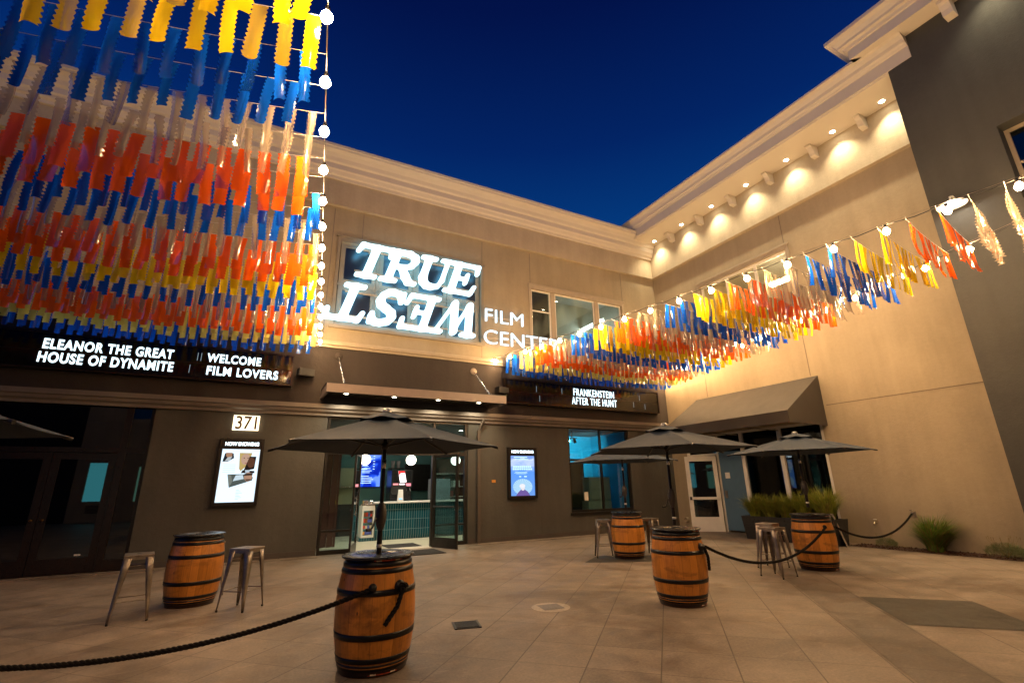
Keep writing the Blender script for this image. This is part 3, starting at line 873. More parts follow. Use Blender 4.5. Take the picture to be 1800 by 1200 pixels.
mb = MB(); mb.bbox(-0.26, 0.16, 0.22, 0.22, 0.20, 0.50, 0.01); mb.tube([(0, 0.2, 0.0), (0, 0.2, 0.25)], 0.03, 8); mb.build("monitor", M_BLK, t)
mb = MB(); mb.box(-0.04, -0.004, 0.06, 0.05, -0.001, 0.09); mb.build("status_light", emit("kiosk blue", (0.1, 0.5, 1), 2), t)
t = thing("red_backdrop", "red curtain in the colour of a red-lit wall, behind the left glass", "backdrop", (1.35, 14.6, 0.01))
mb = MB()
for k in range(16):
    a = 0.05 + 0.035 * math.sin(k * 1.9)
    mb.box(k * 0.055, a, 0.0, k * 0.055 + 0.056, a + 0.02, 3.1)
mb.build("backdrop_strips", W("curtain red", (0.05, 0.003, 0.002)), t)  # stands for a red-lit wall: the red light is in its colour
t["label"] = "dark red curtain coloured like a red-lit wall, left of the entrance"; t.name = "backdrop"
t = thing("back_bar", "lit shelving with bottles behind the left entrance glass", "shelf unit", (2.0, 17.7, 0.01))
mb = MB(); mb.box(0, 0, 0, 1.2, 0.4, 1.0); mb.build("bar_base", M_BLK, t)
mb = MB(); mb.box(0, 0.35, 1.0, 1.2, 0.4, 2.2); mb.build("bar_panel", W("bar panel", (0.45, 0.45, 0.30)), t)
mb = MB(); mb.box(0.0, 0.05, 1.55, 1.2, 0.35, 1.58); mb.build("shelf", M_STEEL, t)
mb = MB(); mb.box(0.55, 0.1, 1.0, 0.68, 0.2, 1.14); mb.build("yellow_box", emit("yellow lamp", (1, 0.55, 0.08), 1.5), t)
# stockroom shelves behind the right glass
t = thing("stock_shelf", "brown shelf unit with white trays behind the glass right of the doors", "shelf unit", (5.75, 16.9, 0.01))
mb = MB(); mb.box(0, 0.3, 0, 1.2, 0.34, 2.5); mb.box(0, 0, 0, 0.04, 0.3, 2.5); mb.box(1.16, 0, 0, 1.2, 0.3, 2.5); mb.build("shelf_frame", W("brown", (0.12, 0.06, 0.035)), t)
for z in (0.6, 1.15, 1.5, 1.95):
    mb = MB(); mb.box(0.04, 0.0, z, 1.16, 0.3, z + 0.025); mb.build("shelf", W("shelf pale", (0.6, 0.55, 0.48)), t)
for k, (x, z, c) in enumerate(((0.1, 1.175, (0.65, 0.6, 0.55)), (0.5, 1.175, (0.3, 0.05, 0.03)), (0.75, 1.525, (0.6, 0.6, 0.55)), (0.2, 1.975, (0.2, 0.08, 0.05)))):
    mb = MB(); mb.bbox(x, 0.05, z, x + 0.26, 0.25, z + 0.2, 0.01); mb.build("stock_box", W("stock", c), t)
# ------------------------------------------------------------------ signs on the facade
def polyline(*p): return [(p[i], p[i + 1]) for i in range(len(p) - 1)]
def seg(r, *p): return [(a, b, r) for a, b in polyline(*p)]
LET = {
    "T": (0.92, seg(.062, (.10, .935), (.86, .935)) + seg(.066, (.09, .93), (.05, .76)) + seg(.066, (.86, .93), (.88, .74)) + seg(.108, (.46, .88), (.46, .10)) + seg(.058, (.24, .06), (.68, .06))),
    "R": (0.92, seg(.10, (.20, .90), (.20, .10)) + seg(.058, (.02, .06), (.39, .06)) + seg(.058, (.03, .94), (.48, .94)) + seg(.07, (.34, .93), (.52, .935), (.68, .87)) + seg(.088, (.68, .85), (.725, .73), (.67, .60)) + seg(.06, (.67, .58), (.54, .51), (.32, .50)) + seg(.092, (.46, .46), (.60, .24), (.72, .10)) + seg(.06, (.72, .065), (.90, .06))),
    "U": (0.92, seg(.10, (.19, .90), (.19, .34), (.24, .20)) + seg(.085, (.24, .19), (.36, .09), (.50, .075)) + seg(.06, (.50, .06), (.66, .12), (.73, .30), (.73, .92)) + seg(.058, (.01, .94), (.38, .94)) + seg(.055, (.57, .945), (.89, .945))),
    "E": (0.90, seg(.10, (.20, .90), (.20, .10)) + seg(.058, (.02, .942), (.78, .942)) + seg(.062, (.78, .93), (.80, .73)) + seg(.058, (.02, .058), (.76, .058)) + seg(.062, (.77, .08), (.82, .28)) + seg(.05, (.22, .50), (.52, .50)) + seg(.058, (.53, .37), (.53, .64))),
    "W": (1.24, seg(.095, (.17, .92), (.36, .10)) + seg(.052, (.37, .06), (.62, .88)) + seg(.095, (.60, .90), (.80, .10)) + seg(.050, (.81, .06), (1.10, .92)) + seg(.056, (.00, .945), (.36, .945)) + seg(.054, (.95, .945), (1.22, .945))),
    "S": (0.84, seg(.07, (.70, .76), (.66, .86), (.55, .925), (.42, .935)) + seg(.088, (.40, .91), (.26, .86), (.20, .75), (.25, .63), (.42, .53), (.57, .44), (.63, .32), (.60, .19)) + seg(.08, (.60, .18), (.50, .09), (.38, .07)) + seg(.066, (.38, .065), (.23, .09), (.14, .19), (.11, .28)) + seg(.055, (.70, .93), (.71, .70)) + seg(.055, (.10, .07), (.10, .30))),
}
def sdf_letter(ch, W_, H_, slant, depth, flip=False):
    """one sign letter: the union of thick strokes, meshed by marching squares, front face at y=0 going back"""
    wd_, ss = LET[ch]
    n = 74; ny = 74
    x0, x1, y0, y1 = -0.12, wd_ + 0.12, -0.05, 1.06
    dx, dy = (x1 - x0) / n, (y1 - y0) / ny
    k = 14.0
    def f(x, y):
        best = 9
        acc = 0.0
        for (ax, ay), (bx, by), r in ss:
            vx, vy = bx - ax, by - ay
            t = max(0, min(1, ((x - ax) * vx + (y - ay) * vy) / max(vx * vx + vy * vy, 1e-9)))
            d = math.hypot(x - ax - t * vx, y - ay - t * vy) - r
            acc += math.exp(-k * 3.2 * d) if d < 0.3 else 0
        return -math.log(acc) / (k * 3.2) if acc > 0 else 0.3
    F = [[f(x0 + i * dx, y0 + j * dy) for i in range(n + 1)] for j in range(ny + 1)]
    vid = {}; V = []; faces = []
    def P(key, x, y):
        if key not in vid:
            vid[key] = len(V); V.append((x, y))
        return vid[key]
    for j in range(ny):
        for i in range(n):
            c = [(i, j), (i + 1, j), (i + 1, j + 1), (i, j + 1)]
            poly = []
            for q in range(4):
                a, b = c[q], c[(q + 1) % 4]
                fa, fb = F[a[1]][a[0]], F[b[1]][b[0]]
                if fa < 0: poly.append(P(a, x0 + a[0] * dx, y0 + a[1] * dy))
                if (fa < 0) != (fb < 0):
                    t = fa / (fa - fb)
                    kk = (min(a, b), max(a, b))
                    poly.append(P(kk, x0 + (a[0] + t * (b[0] - a[0])) * dx, y0 + (a[1] + t * (b[1] - a[1])) * dy))
            if len(poly) >= 3: faces.append(poly)
    cnt = {}
    for p in faces:
        for q in range(len(p)):
            e = (p[q], p[(q + 1) % len(p)])
            cnt[e] = cnt.get(e, 0) + 1
    border = [e for e in cnt if (e[1], e[0]) not in cnt]
    cx = wd_ / 2
    def T(x, y):
        xx, yy = ((cx - (x - cx)), 1 - y) if flip else (x, y)
        return (xx * W_ + slant * yy * H_, yy * H_)
    mb = MB()
    N = len(V)
    vs = [(T(x, y)[0], 0.0, T(x, y)[1]) for x, y in V] + [(T(x, y)[0], depth, T(x, y)[1]) for x, y in V]
    mb.add(vs, faces, 0)
    mb.add(vs, [[i + N for i in reversed(p)] for p in faces], 1)
    mb.add(vs, [(a, b, b + N, a + N) for a, b in border], 0)
    return mb
YS = 12.87
sg = thing("film_center_sign", "large glowing white TRUE WEST FILM CENTER lettering, second word upside down", "sign", (0, YS, 0))
H1 = 1.10
for ch, x, in (("T", 1.67), ("R", 2.58), ("U", 3.55), ("E", 4.52)):
    o = sdf_letter(ch, 1.12, 1.08, 0.30, 0.09).build("letter", [M_SIGN, M_HALO], sg)
    o.location = (x, 0, 7.22)
for ch, x in (("T", 1.13), ("S", 2.20), ("E", 3.10), ("W", 4.12)):
    o = sdf_letter(ch, 1.12, 1.13, 0.30, 0.09, flip=True).build("letter", [M_SIGN, M_HALO], sg)
    o.location = (x, 0, 5.86)
for body, x, z, w_, h_ in (("FILM", 5.94, 6.48, 1.36, 0.42), ("CENTER", 5.90, 5.75, 2.78, 0.45)):
    o = text_obj("lettering", body, M_FILMC, w_, h_, 0.06, -0.012, sg, 1.0)
    o.location = (x, 0.02, z)
mb = MB()
for z, a, b in ((7.42, 1.9, 5.6), (8.10, 2.1, 5.8), (6.75, 1.7, 5.6), (6.05, 1.5, 5.6), (6.66, 5.92, 7.3), (5.96, 5.9, 8.6)):
    mb.box(a, 0.10, z - 0.025, b, 0.13, z + 0.025)
    for x in (a + 0.2, (a + b) / 2, b - 0.2): mb.box(x - 0.02, 0.13, z - 0.02, x + 0.02, 0.29, z + 0.02)
mb.build("mounting_rail", M_TRIM, sg)

def marquee(x0, x1, z0, z1, label, lines, marks):
    y = 12.95
    t = thing("marquee_sign", label, "marquee", (x0, y, z0), 0, "black letter boards above the ground floor")
    w_, h_ = x1 - x0, z1 - z0
    mb = MB(); mb.box(0, 0.012, 0, w_, 0.148, h_)
    mb.build("panel", paint("marquee gloss", (0.006, 0.005, 0.005), 0.10, 0, 0.2, 3), t)
    mb = MB()
    for a, b, c, d in ((-0.03, w_ + 0.03, -0.035, 0.0), (-0.03, w_ + 0.03, h_, h_ + 0.035), (-0.03, 0.0, 0.0, h_), (w_, w_ + 0.03, 0.0, h_)):
        mb.box(a, -0.02, c, b, 0.149, d)
    mb.box(0, 0.004, h_ * 0.5 - 0.012, w_, 0.011, h_ * 0.5 + 0.004)
    mb.build("board_frame", paint("marquee frame", (0.03, 0.017, 0.012), 0.3, 0.3), t)
    for body, ax, bx, az, bz in lines:
        o = text_obj("lettering", body, M_MARQ, bx - ax, bz - az, 0.012, 0.028 if len(lines) > 2 else 0.002, t, 1.14, 0.0)
        o.location = (ax - x0, -0.004, az - z0)
    mb = MB()
    for mx_, mz in marks: mb.box(mx_ - x0 - 0.006, 0.004, mz - z0, mx_ - x0 + 0.006, 0.0115, mz - z0 + 0.19)
    mb.build("letter_clip", emit("clip", (0.5, 0.65, 0.75), 0.45), t)
    return t
marquee(-9.0, 0.60, 4.02, 4.74, "long black letter board listing ELEANOR THE GREAT and WELCOME FILM LOVERS",
        [("ELEANOR THE GREAT", -4.15, -1.90, 4.41, 4.63), ("HOUSE OF DYNAMITE", -4.18, -1.86, 4.12, 4.345), ("WELCOME", -1.24, -0.11, 4.42, 4.63), ("FILM LOVERS", -1.21, 0.30, 4.115, 4.33)],
        [(-1.55, 4.13), (-1.36, 4.43), (-1.43, 4.43)])
marquee(6.66, 12.92, 3.97, 4.68, "shorter black letter board listing FRANKENSTEIN and AFTER THE HUNT",
        [("FRANKENSTEIN", 9.18, 10.88, 4.35, 4.59), ("AFTER THE HUNT", 9.10, 10.98, 4.055, 4.295)],
        [(7.75, 4.36), (7.86, 4.06), (8.72, 4.36), (11.75, 4.1), (12.05, 4.36), (12.28, 4.06)])

# 371
t = thing("house_number", "small glowing warm plate reading 371 beside the dark storefront", "house number", (-0.52, 13.02, 2.875))
mb = MB(); mb.bbox(0, 0, 0, 0.55, 0.075, 0.345, 0.006); mb.build("light_box", emit("number glow", (1.0, 0.78, 0.50), 2.6), t)
o = text_obj("digits", "371", paint("bronze digits", (0.16, 0.085, 0.03), 0.5), 0.44, 0.31, 0.02, 0.012, t, 1.0); o.location = (0.055, -0.024, 0.018)
mb = MB(); mb.box(6.22, 13.085, 1.61, 6.34, 13.098, 1.69)
tag(mb.build("wall_plaque", M_ORANGE), "tiny orange plaque on the dark wall beside the right poster case", "plaque")

# poster cases
def poster(x0, x1, z0, z1, label, art):
    y = 12.98
    t = thing("poster_case", label, "poster case", (x0, y, z0), 0, "NOW SHOWING poster cases")
    w_, h_ = x1 - x0, z1 - z0
    s = 0.075
    hd = 0.17
    mb = MB()
    mb.bbox(0, 0, 0, s, 0.118, h_, 0.008); mb.bbox(w_ - s, 0, 0, w_, 0.118, h_, 0.008)
    mb.box(s, 0.006, 0.004, w_ - s, 0.116, s + 0.01); mb.box(s, 0.006, h_ - s * 0.7, w_ - s, 0.116, h_ - 0.004)
    mb.box(s, 0.02, h_ - s - hd, w_ - s, 0.116, h_ - s * 0.7)
    mb.build("case_frame", paint("case metal", (0.022, 0.018, 0.016), 0.35, 0.5), t)
    o = text_obj("heading", "NOW SHOWING", emit("heading glow", (0.78, 0.94, 1), 3.2), w_ - 2 * s - 0.08, 0.085, 0.006, 0.035, t, 0.98); o.location = (s + 0.04, 0.010, h_ - s - hd + 0.075)
    art(t, s, s + 0.01, w_ - s, h_ - s - hd)
    return t
def scr(t, name, poly, y, c, e=1.0):
    mb = MB(); mb.add([(x, y, z) for x, z in poly], [tuple(range(len(poly)))])
    return mb.build(name, emit(name, c, e), t)
def rect(a, b, c, d): return [(a, c), (b, c), (b, d), (a, d)]
def oval(cx, cz, rx, rz, n=18): return [(cx + rx * math.cos(2 * PI * k / n), cz + rz * math.sin(2 * PI * k / n)) for k in range(n)]
def art1(t, x0, z0, x1, z1):
    w_, h_ = x1 - x0, z1 - z0
    X = lambda u: x0 + u * w_
    Z = lambda v: z0 + v * h_
    P = lambda *pts: [(X(a), Z(b)) for a, b in pts]
    scr(t, "poster_sheet", rect(x0, x1, z0, z1), 0.05, (0.72, 0.88, 1.0), 1.25)
    y = 0.049
    E_ = 0.8
    def el(u, v, ru, rv): return oval(X(u), Z(v), ru * w_, rv * h_)
    items = [(P((.08, .92), (.30, .92), (.33, .83), (.18, .76), (.04, .76)), (.02, .02, .025)), (P((.10, .93), (.27, .93), (.27, .85), (.20, .82), (.12, .86)), (.45, .24, .14)), (P((.16, .84), (.28, .86), (.22, .77), (.10, .77)), (.55, .6, .62)),
             (P((.46, .93), (.80, .93), (.72, .70), (.55, .58), (.50, .62)), (.62, .45, .16)), (el(.64, .81, .12, .11), (.62, .40, .29)), (el(.60, .83, .018, .008), (.08, .04, .03)), (el(.70, .83, .018, .008), (.08, .04, .03)), (P((.62, .735), (.70, .735), (.66, .722)), (.45, .08, .07)),
             (P((.74, .86), (.92, .86), (.90, .62), (.62, .58), (.68, .72)), (.02, .012, .01)), (el(.80, .74, .10, .10), (.13, .055, .03)), (P((.60, .60), (.92, .58), (.92, .54), (.56, .54)), (.03, .02, .02)),
             (P((.66, .60), (.80, .60), (.78, .55), (.68, .55)), (.6, .7, .8)),
             (P((.22, .52), (.64, .52), (.90, .46), (.88, .40), (.30, .27)), (.10, .12, .11)), (P((.44, .50), (.62, .51), (.66, .43), (.38, .39)), (.70, .86, .95)), (P((.22, .52), (.32, .50), (.37, .38), (.30, .27)), (.22, .24, .21)),
             (el(.77, .47, .11, .085), (.52, .30, .20)), (P((.66, .53), (.88, .54), (.88, .50), (.66, .49)), (.05, .03, .02)), (P((.69, .425), (.86, .425), (.82, .40), (.73, .40)), (.06, .035, .03))]
    for p, c in items:
        y -= 0.0012
        scr(t, "poster_shape", p, y, c, E_)
    mb = MB()
    for k in range(7): mb.box(X(.50) , 0.0455, Z(.22 - k * .028), X(.58 + .04 * (k % 3)), 0.0465, Z(.224 - k * .028) + 0.003)
    for k in range(5): mb.box(X(.08), 0.0455, Z(.70 - k * .035), X(.40), 0.0465, Z(.704 - k * .035) + 0.002)
    mb.build("poster_text", emit("poster text", (.42, .52, .58), .9), t)
def art2(t, x0, z0, x1, z1):
    w_, h_ = x1 - x0, z1 - z0
    X = lambda u: x0 + u * w_
    Z = lambda v: z0 + v * h_
    g = NG("poster sky")
    s = g.n("SeparateXYZ"); g.l(g.coord(), s.inputs[0])
    nz = g.noise(g.coord("Object", (1.2, 1, 3)), 3.0, 4, 0.5)
    f = g.math("ADD", g.math("MULTIPLY", s.outputs[2], 0.7), g.math("MULTIPLY", nz, 0.35))
    col = g.ramp(f, (0.2, (0.16, 0.35, 0.80)), (0.7, (0.12, 0.34, 0.95)), (1.0, (0.22, 0.38, 0.85)), (1.25 / 1.3, (0.65, 0.75, 0.95)))
    em = g.n("Emission"); g.l(col, em.inputs[0]); em.inputs[1].default_value = 1.0
    mb = MB(); mb.add([(x, 0.05, z) for x, z in rect(x0, x1, z0, z1)], [(0, 1, 2, 3)]); mb.build("poster_sheet", g.surf(em.outputs[0]), t)
    scr(t, "poster_shape", oval(X(.5), Z(.22), .40 * w_, .20 * h_, 28), 0.048, (.35, .62, .88), 1.0)
    mb = MB()
    for k in range(28):
        a = 2 * PI * k / 28
        mb.add([(X(.5), 0.0472, Z(.22)), (X(.5) + .39 * w_ * math.cos(a), 0.0472, Z(.22) + .195 * h_ * math.sin(a)), (X(.5) + .39 * w_ * math.cos(a + .07), 0.0472, Z(.22) + .195 * h_ * math.sin(a + .07))], [(0, 1, 2)])
    mb.build("poster_rays", emit("rays", (.55, .78, .95), 1.0), t)
    scr(t, "poster_shape", [(X(a), Z(b)) for a, b in ((.22, .0), (.80, .0), (.70, .10), (.56, .16), (.42, .15), (.30, .08))], 0.0462, (.16, .10, .34), 1.0)
    scr(t, "poster_shape", oval(X(.50), Z(.20), .085 * w_, .075 * h_), 0.0456, (.78, .74, .80), 1.0)
    scr(t, "poster_shape", oval(X(.48), Z(.24), .12 * w_, .055 * h_), 0.0450, (.85, .85, .9), 1.0)
    mb = MB()
    for a, b, z_, hh in ((.12, .88, .70, .045), (.10, .92, .64, .045), (.2, .8, .58, .01), (.16, .84, .56, .008), (.24, .76, .54, .008), (.2, .9, .90, .02), (.15, .85, .95, .025), (.36, .46, .46, .03), (.56, .70, .46, .03)):
        n_ = 9 if hh > .03 else 1
        for k in range(n_):
            u0 = a + (b - a) * k / n_; u1 = a + (b - a) * (k + .8) / n_
            mb.box(X(u0), 0.0445, Z(z_), X(u1), 0.0448, Z(z_ + hh))
    mb.build("poster_text", emit("poster text b", (.60, .92, .85), 1.1), t)
poster(-0.72, 0.20, 1.18, 2.68, "lit poster case with a white collage poster under the 371 plate", art1)
poster(6.72, 7.70, 1.14, 2.62, "lit poster case with a blue poster right of the downspout", art2)

# loudspeakers on the sign band
for x, z, lab in ((0.90, 4.34, "black loudspeaker on the dark band at the end of the long letter board"), (6.46, 4.30, "black loudspeaker between the canopy and the short letter board")):
    t = thing("wall_speaker", lab, "loudspeaker", (x, 13.0, z), R(12), "loudspeakers on the dark band")
    mb = MB(); mb.bbox(-0.19, -0.22, -0.10, 0.19, 0.0, 0.10, 0.02); mb.build("speaker_box", M_BLK, t)
    mb = MB(); mb.box(-0.17, -0.228, -0.085, 0.17, -0.2205, 0.085); mb.build("speaker_grille", paint("grille", (0.03, 0.03, 0.03), 0.6, 0, 0.5, 120), t)
    mb = MB(); mb.box(-0.03, 0.0, -0.03, 0.03, 0.1, 0.03); mb.build("bracket", M_BLK, t)

# entrance canopy
cp = thing("entrance_canopy", "flat metal canopy hung on two rods over the cinema entrance, downlights beneath", "canopy", (1.34, 11.9, 3.72))
CW = 4.78; CD = 1.16
mb = MB()
mb.box(0, 0, 0, CW, 0.06, 0.225); mb.box(0, 0.06, 0, 0.06, CD, 0.225); mb.box(CW - 0.06, 0.06, 0, CW, CD, 0.225)
mb.build("fascia", M_CANP, cp)
mb = MB(); mb.box(0.06, 0.06, 0.17, CW - 0.06, CD, 0.22); mb.build("canopy_roof", M_BLK, cp)
mb = MB(); mb.box(0.06, 0.06, 0.10, CW - 0.06, CD, 0.13)
for k in range(5): mb.box(0.061, 0.28 + k * 0.19, 0.086, CW - 0.061, 0.30 + k * 0.19, 0.10)
mb.build("soffit", M_CANS, cp)
mb = MB(); mb.box(-0.01, -0.008, 0.215, CW + 0.01, CD, 0.232); mb.build("top_flashing", M_BLK, cp)
for k in range(4):
    f = thing("recessed_light", None, None, (0.55 + k * 1.22, 0.62, 0.085)); f.parent = cp
    mb = MB(); mb.lathe([(0.0, 0.0), (0.055, 0.0)], 18); mb.build("lens", emit("canopy lens", (1.0, 0.88, 0.62), 34), f)
    mb = MB(); mb.lathe([(0.055, 0.001), (0.08, -0.006), (0.082, 0.01)], 18); mb.build("trim_ring", M_CANS, f)
    lamp_obj("downlight", "SPOT", (0, 0, -0.03), 60, (1, 0.86, 0.6), f, 0.05, R(150))
for (a, b), lab in ((((0.36, 1.185, 1.18), (0.44, 0.30, 0.235)), "l"), (((4.28, 1.185, 1.14), (4.42, 0.25, 0.235)), "r")):
    A_, B_ = Vector(a), Vector(b)
    mb = MB(); mb.tube([A_, B_], 0.016, 8)
    d = (B_ - A_)
    mb.tube([A_ + d * 0.80, A_ + d * 0.90], 0.027, 8); mb.tube([B_ + Vector((0, 0, 0.05)), B_], 0.03, 8)
    rd = mb.build("tie_rod", M_STEEL, cp)
    mb = MB(); mb.lathe([(0.0, -0.04), (0.03, -0.035), (0.05, -0.015), (0.10, -0.012), (0.105, 0.0), (0, 0.0)], 20, M=Matrix.Translation(A_) @ Matrix.Rotation(R(-90), 4, "X"))
    mb.build("wall_plate", paint("plate", (0.34, 0.28, 0.22), 0.5) if lab == "r" else M_BAND, rd)

# ------------------------------------------------------------------ side building, wall on x = 13.5
XB = 13.5
sb = thing("side_building", "beige stucco wing with bracketed pale cornice, dark projecting tower and awning storefront", "building", (XB, 4.0, 0))
def B_(mb, name, mat):
    o = mb.build(name, mat); o.parent = sb
    o.matrix_parent_inverse = Matrix.Translation(-Vector(sb.location))
    return o
YT = 3.76; XT = 12.25
B_(wall_mesh("x", XB, 0.22, YT, YA + 0.24, 0.0, 10.72, [(7.62, 12.42, 0.0, 3.05), (7.65, 10.9, 6.25, 8.22)]), "side_wall", M_SIDE)
mb = MB(); mb.box(XB - 0.15, YT, 9.38, XB - 0.001, YA - 0.001, 10.71); B_(mb, "frieze", M_FRZ)
# soffit and cornice profile (projection towards -x)
ZS = 10.71
prof = [(XB - 0.15, ZS), (12.28, ZS), (12.265, ZS + 0.04), (12.232, ZS + 0.04), (12.232, ZS + 0.36), (12.20, ZS + 0.37), (12.17, ZS + 0.42), (12.12, ZS + 0.44),
        (12.10, ZS + 0.52), (12.03, ZS + 0.60), (11.96, ZS + 0.63), (11.93, ZS + 0.64), (11.93, ZS + 0.70), (12.0, ZS + 0.71), (14.4, ZS + 0.71), (14.4, ZS)]
def cornice(prof, y0, y1, name):
    mb = MB(); mb.prism(prof, y0, y1, "y"); return B_(mb, name, M_CORN)
cornice(prof, YT - 0.48, YA + 1.2, "cornice")
mb = MB()
for y in (11.66, 10.28, 8.92, 7.56, 6.17, 4.88):
    o = MB()
    o.prism([(XB - 0.151, ZS - 0.001), (XB - 0.52, ZS - 0.001), (XB - 0.52, ZS - 0.06), (XB - 0.47, ZS - 0.08), (XB - 0.42, ZS - 0.13), (XB - 0.38, ZS - 0.22), (XB - 0.36, ZS - 0.30), (XB - 0.30, ZS - 0.32), (XB - 0.151, ZS - 0.33)][::-1], y - 0.07, y + 0.07, "y")
    B_(o, "bracket", M_CORN)
def soffit_light(y, x=XB - 0.42, z=ZS, w=DOWN_W):
    f = thing("soffit_downlight", None, None, (x - XB, y - 4.0, z)); f.parent = sb
    mb = MB(); mb.lathe([(0.0, -0.012), (0.062, -0.012)], 18); mb.build("lens", M_LED, f)
    mb = MB(); mb.lathe([(0.062, -0.010), (0.09, -0.016), (0.095, -0.001)], 18); mb.build("trim_ring", M_WHT, f)
    lamp_obj("downlight", "SPOT", (0, 0, -0.04), w, (1.0, 0.82, 0.50), f, 0.04, R(104), None, 1.0)
    return f
for y in (12.38, 10.97, 9.62, 8.24, 6.86, 5.52, 4.30): soffit_light(y)
# tower
B_(wall_mesh("x", XT, 0.50, -14.0, YT, 0.0, 12.2, [(-0.6, 2.42, 5.9, 8.15)]), "tower_wall", M_TOW)
mb = MB(); mb.box(XT + 0.501, YT - 0.22, 0.0, XB + 0.02, YT - 0.001, 12.2); B_(mb, "tower_side", M_TOW)
ZT = 11.34
tp = [(XT - 0.0, ZT), (XT - 0.48, ZT), (XT - 0.48, ZT + 0.26), (XT - 0.52, ZT + 0.27), (XT - 0.55, ZT + 0.34), (XT - 0.62, ZT + 0.36), (XT - 0.63, ZT + 0.42), (XT - 0.70, ZT + 0.50), (XT - 0.78, ZT + 0.54), (XT - 0.80, ZT + 0.55), (XT - 0.80, ZT + 0.64), (XT - 0.72, ZT + 0.65), (XT + 1.6, ZT + 0.65), (XT + 1.6, ZT)]
# mitred return on the tower's north side
mb = MB()
n_ = len(tp)
va = [(x, -14.0, z) for x, z in tp]
vb = [(x, YT + max(0.0, XT - x), z) for x, z in tp]
mb.add(va + vb, [(i, i + n_, (i + 1) % n_ + n_, (i + 1) % n_) for i in range(n_ - 1)] + [tuple(range(n_))], 0)
vb2 = [(XT - max(0.0, XT - x), YT + max(0.0, XT - x), z) for x, z in tp[:-2]]
vc = [(XT + 1.6, YT + max(0.0, XT - x), z) for x, z in tp[:-2]]
m_ = len(vb2)
mb.add(vb2 + vc, [(i, i + m_, i + 1 + m_, i + 1) for i in range(m_ - 1)], 0)
mb.quad((XT - 0.0, YT, ZT), (XT + 1.6, YT, ZT), (XT + 1.6, YT + 0.48, ZT), (XT - 0.48, YT + 0.48, ZT))
mb.quad((XT - 0.8, YT, ZT + 0.652), (XT + 1.6, YT, ZT + 0.652), (XT + 1.6, YT + 0.8, ZT + 0.652), (XT - 0.72, YT + 0.8, ZT + 0.652))
B_(mb, "tower_cornice", M_CORN)
for y in (2.46, 0.9):
    o = MB()
    o.prism([(XT - 0.001, ZT - 0.001), (XT - 0.37, ZT - 0.001), (XT - 0.37, ZT - 0.08), (XT - 0.30, ZT - 0.12), (XT - 0.24, ZT - 0.22), (XT - 0.22, ZT - 0.34), (XT - 0.001, ZT - 0.36)][::-1], y - 0.09, y + 0.09, "y")
    B_(o, "bracket", M_CORN)
for y in (1.85, 0.3): soffit_light(y, XT - 0.34, ZT, 150)
# tower window
fr = MB()
y0, y1, z0, z1 = -0.6, 2.42, 5.9, 8.15
for a, b, c, d in ((y1 - 0.07, y1, z0, z1), (y0, y0 + 0.07, z0, z1)): fr.box(XT + 0.32, a, c, XT + 0.4, b, d)
fr.box(XT + 0.32, y0 + 0.07, z1 - 0.07, XT + 0.4, y1 - 0.07, z1); fr.box(XT + 0.32, y0 + 0.07, z0, XT + 0.4, y1 - 0.07, z0 + 0.07)
for y in (1.4, 0.4): fr.box(XT + 0.325, y - 0.03, z0 + 0.07, XT + 0.395, y + 0.03, z1 - 0.07)
fr.box(XT + 0.33, y0 + 0.07, 7.35, XT + 0.39, y1 - 0.07, 7.40)
f_ = B_(fr, "window", M_TRIM)
pb = MB(); pb.box(XT + 0.355, y0 + 0.07, z0 + 0.07, XT + 0.365, y1 - 0.07, z1 - 0.07); p = pb.build("pane", M_DGLASS); p.parent = f_
def droom(x0, x1, y0, y1, z0, z1, mats):
    mb = MB()
    mb.quad((x1, y0, z0), (x1, y1, z0), (x1, y1, z1), (x1, y0, z1), 0)
    mb.quad((x0, y0, z0), (x1, y0, z0), (x1, y0, z1), (x0, y0, z1), 0); mb.quad((x0, y1, z0), (x0, y1, z1), (x1, y1, z1), (x1, y1, z0), 0)
    mb.quad((x0, y0, z1), (x1, y0, z1), (x1, y1, z1), (x0, y1, z1), 1); mb.quad((x0, y0, z0), (x0, y1, z0), (x1, y1, z0), (x1, y0, z0), 2)
    return B_(mb, "interior_room", mats)
droom(XT + 0.51, 16, -0.8, 2.6, 5.6, 8.6, [W("tower room", (0.12, 0.11, 0.09)), W("tower ceil", (0.2, 0.19, 0.16)), M_DK])
droom(XB + 0.23, 17.0, 7.3, 11.2, 5.9, 8.7, [W("office wall", (0.62, 0.58, 0.46)), W("office ceil", (0.6, 0.62, 0.58)), M_DK])
droom(XB + 0.23, 17.5, 7.4, 10.15, 0.006, 3.2, [W("shop dark", (0.022, 0.022, 0.024))] * 3)
droom(XB + 0.23, 17.5, 10.20, 12.7, 0.006, 3.2, [W("hall wall", (0.06, 0.075, 0.08)), W("hall ceil", (0.06, 0.06, 0.06)), M_PAVE])
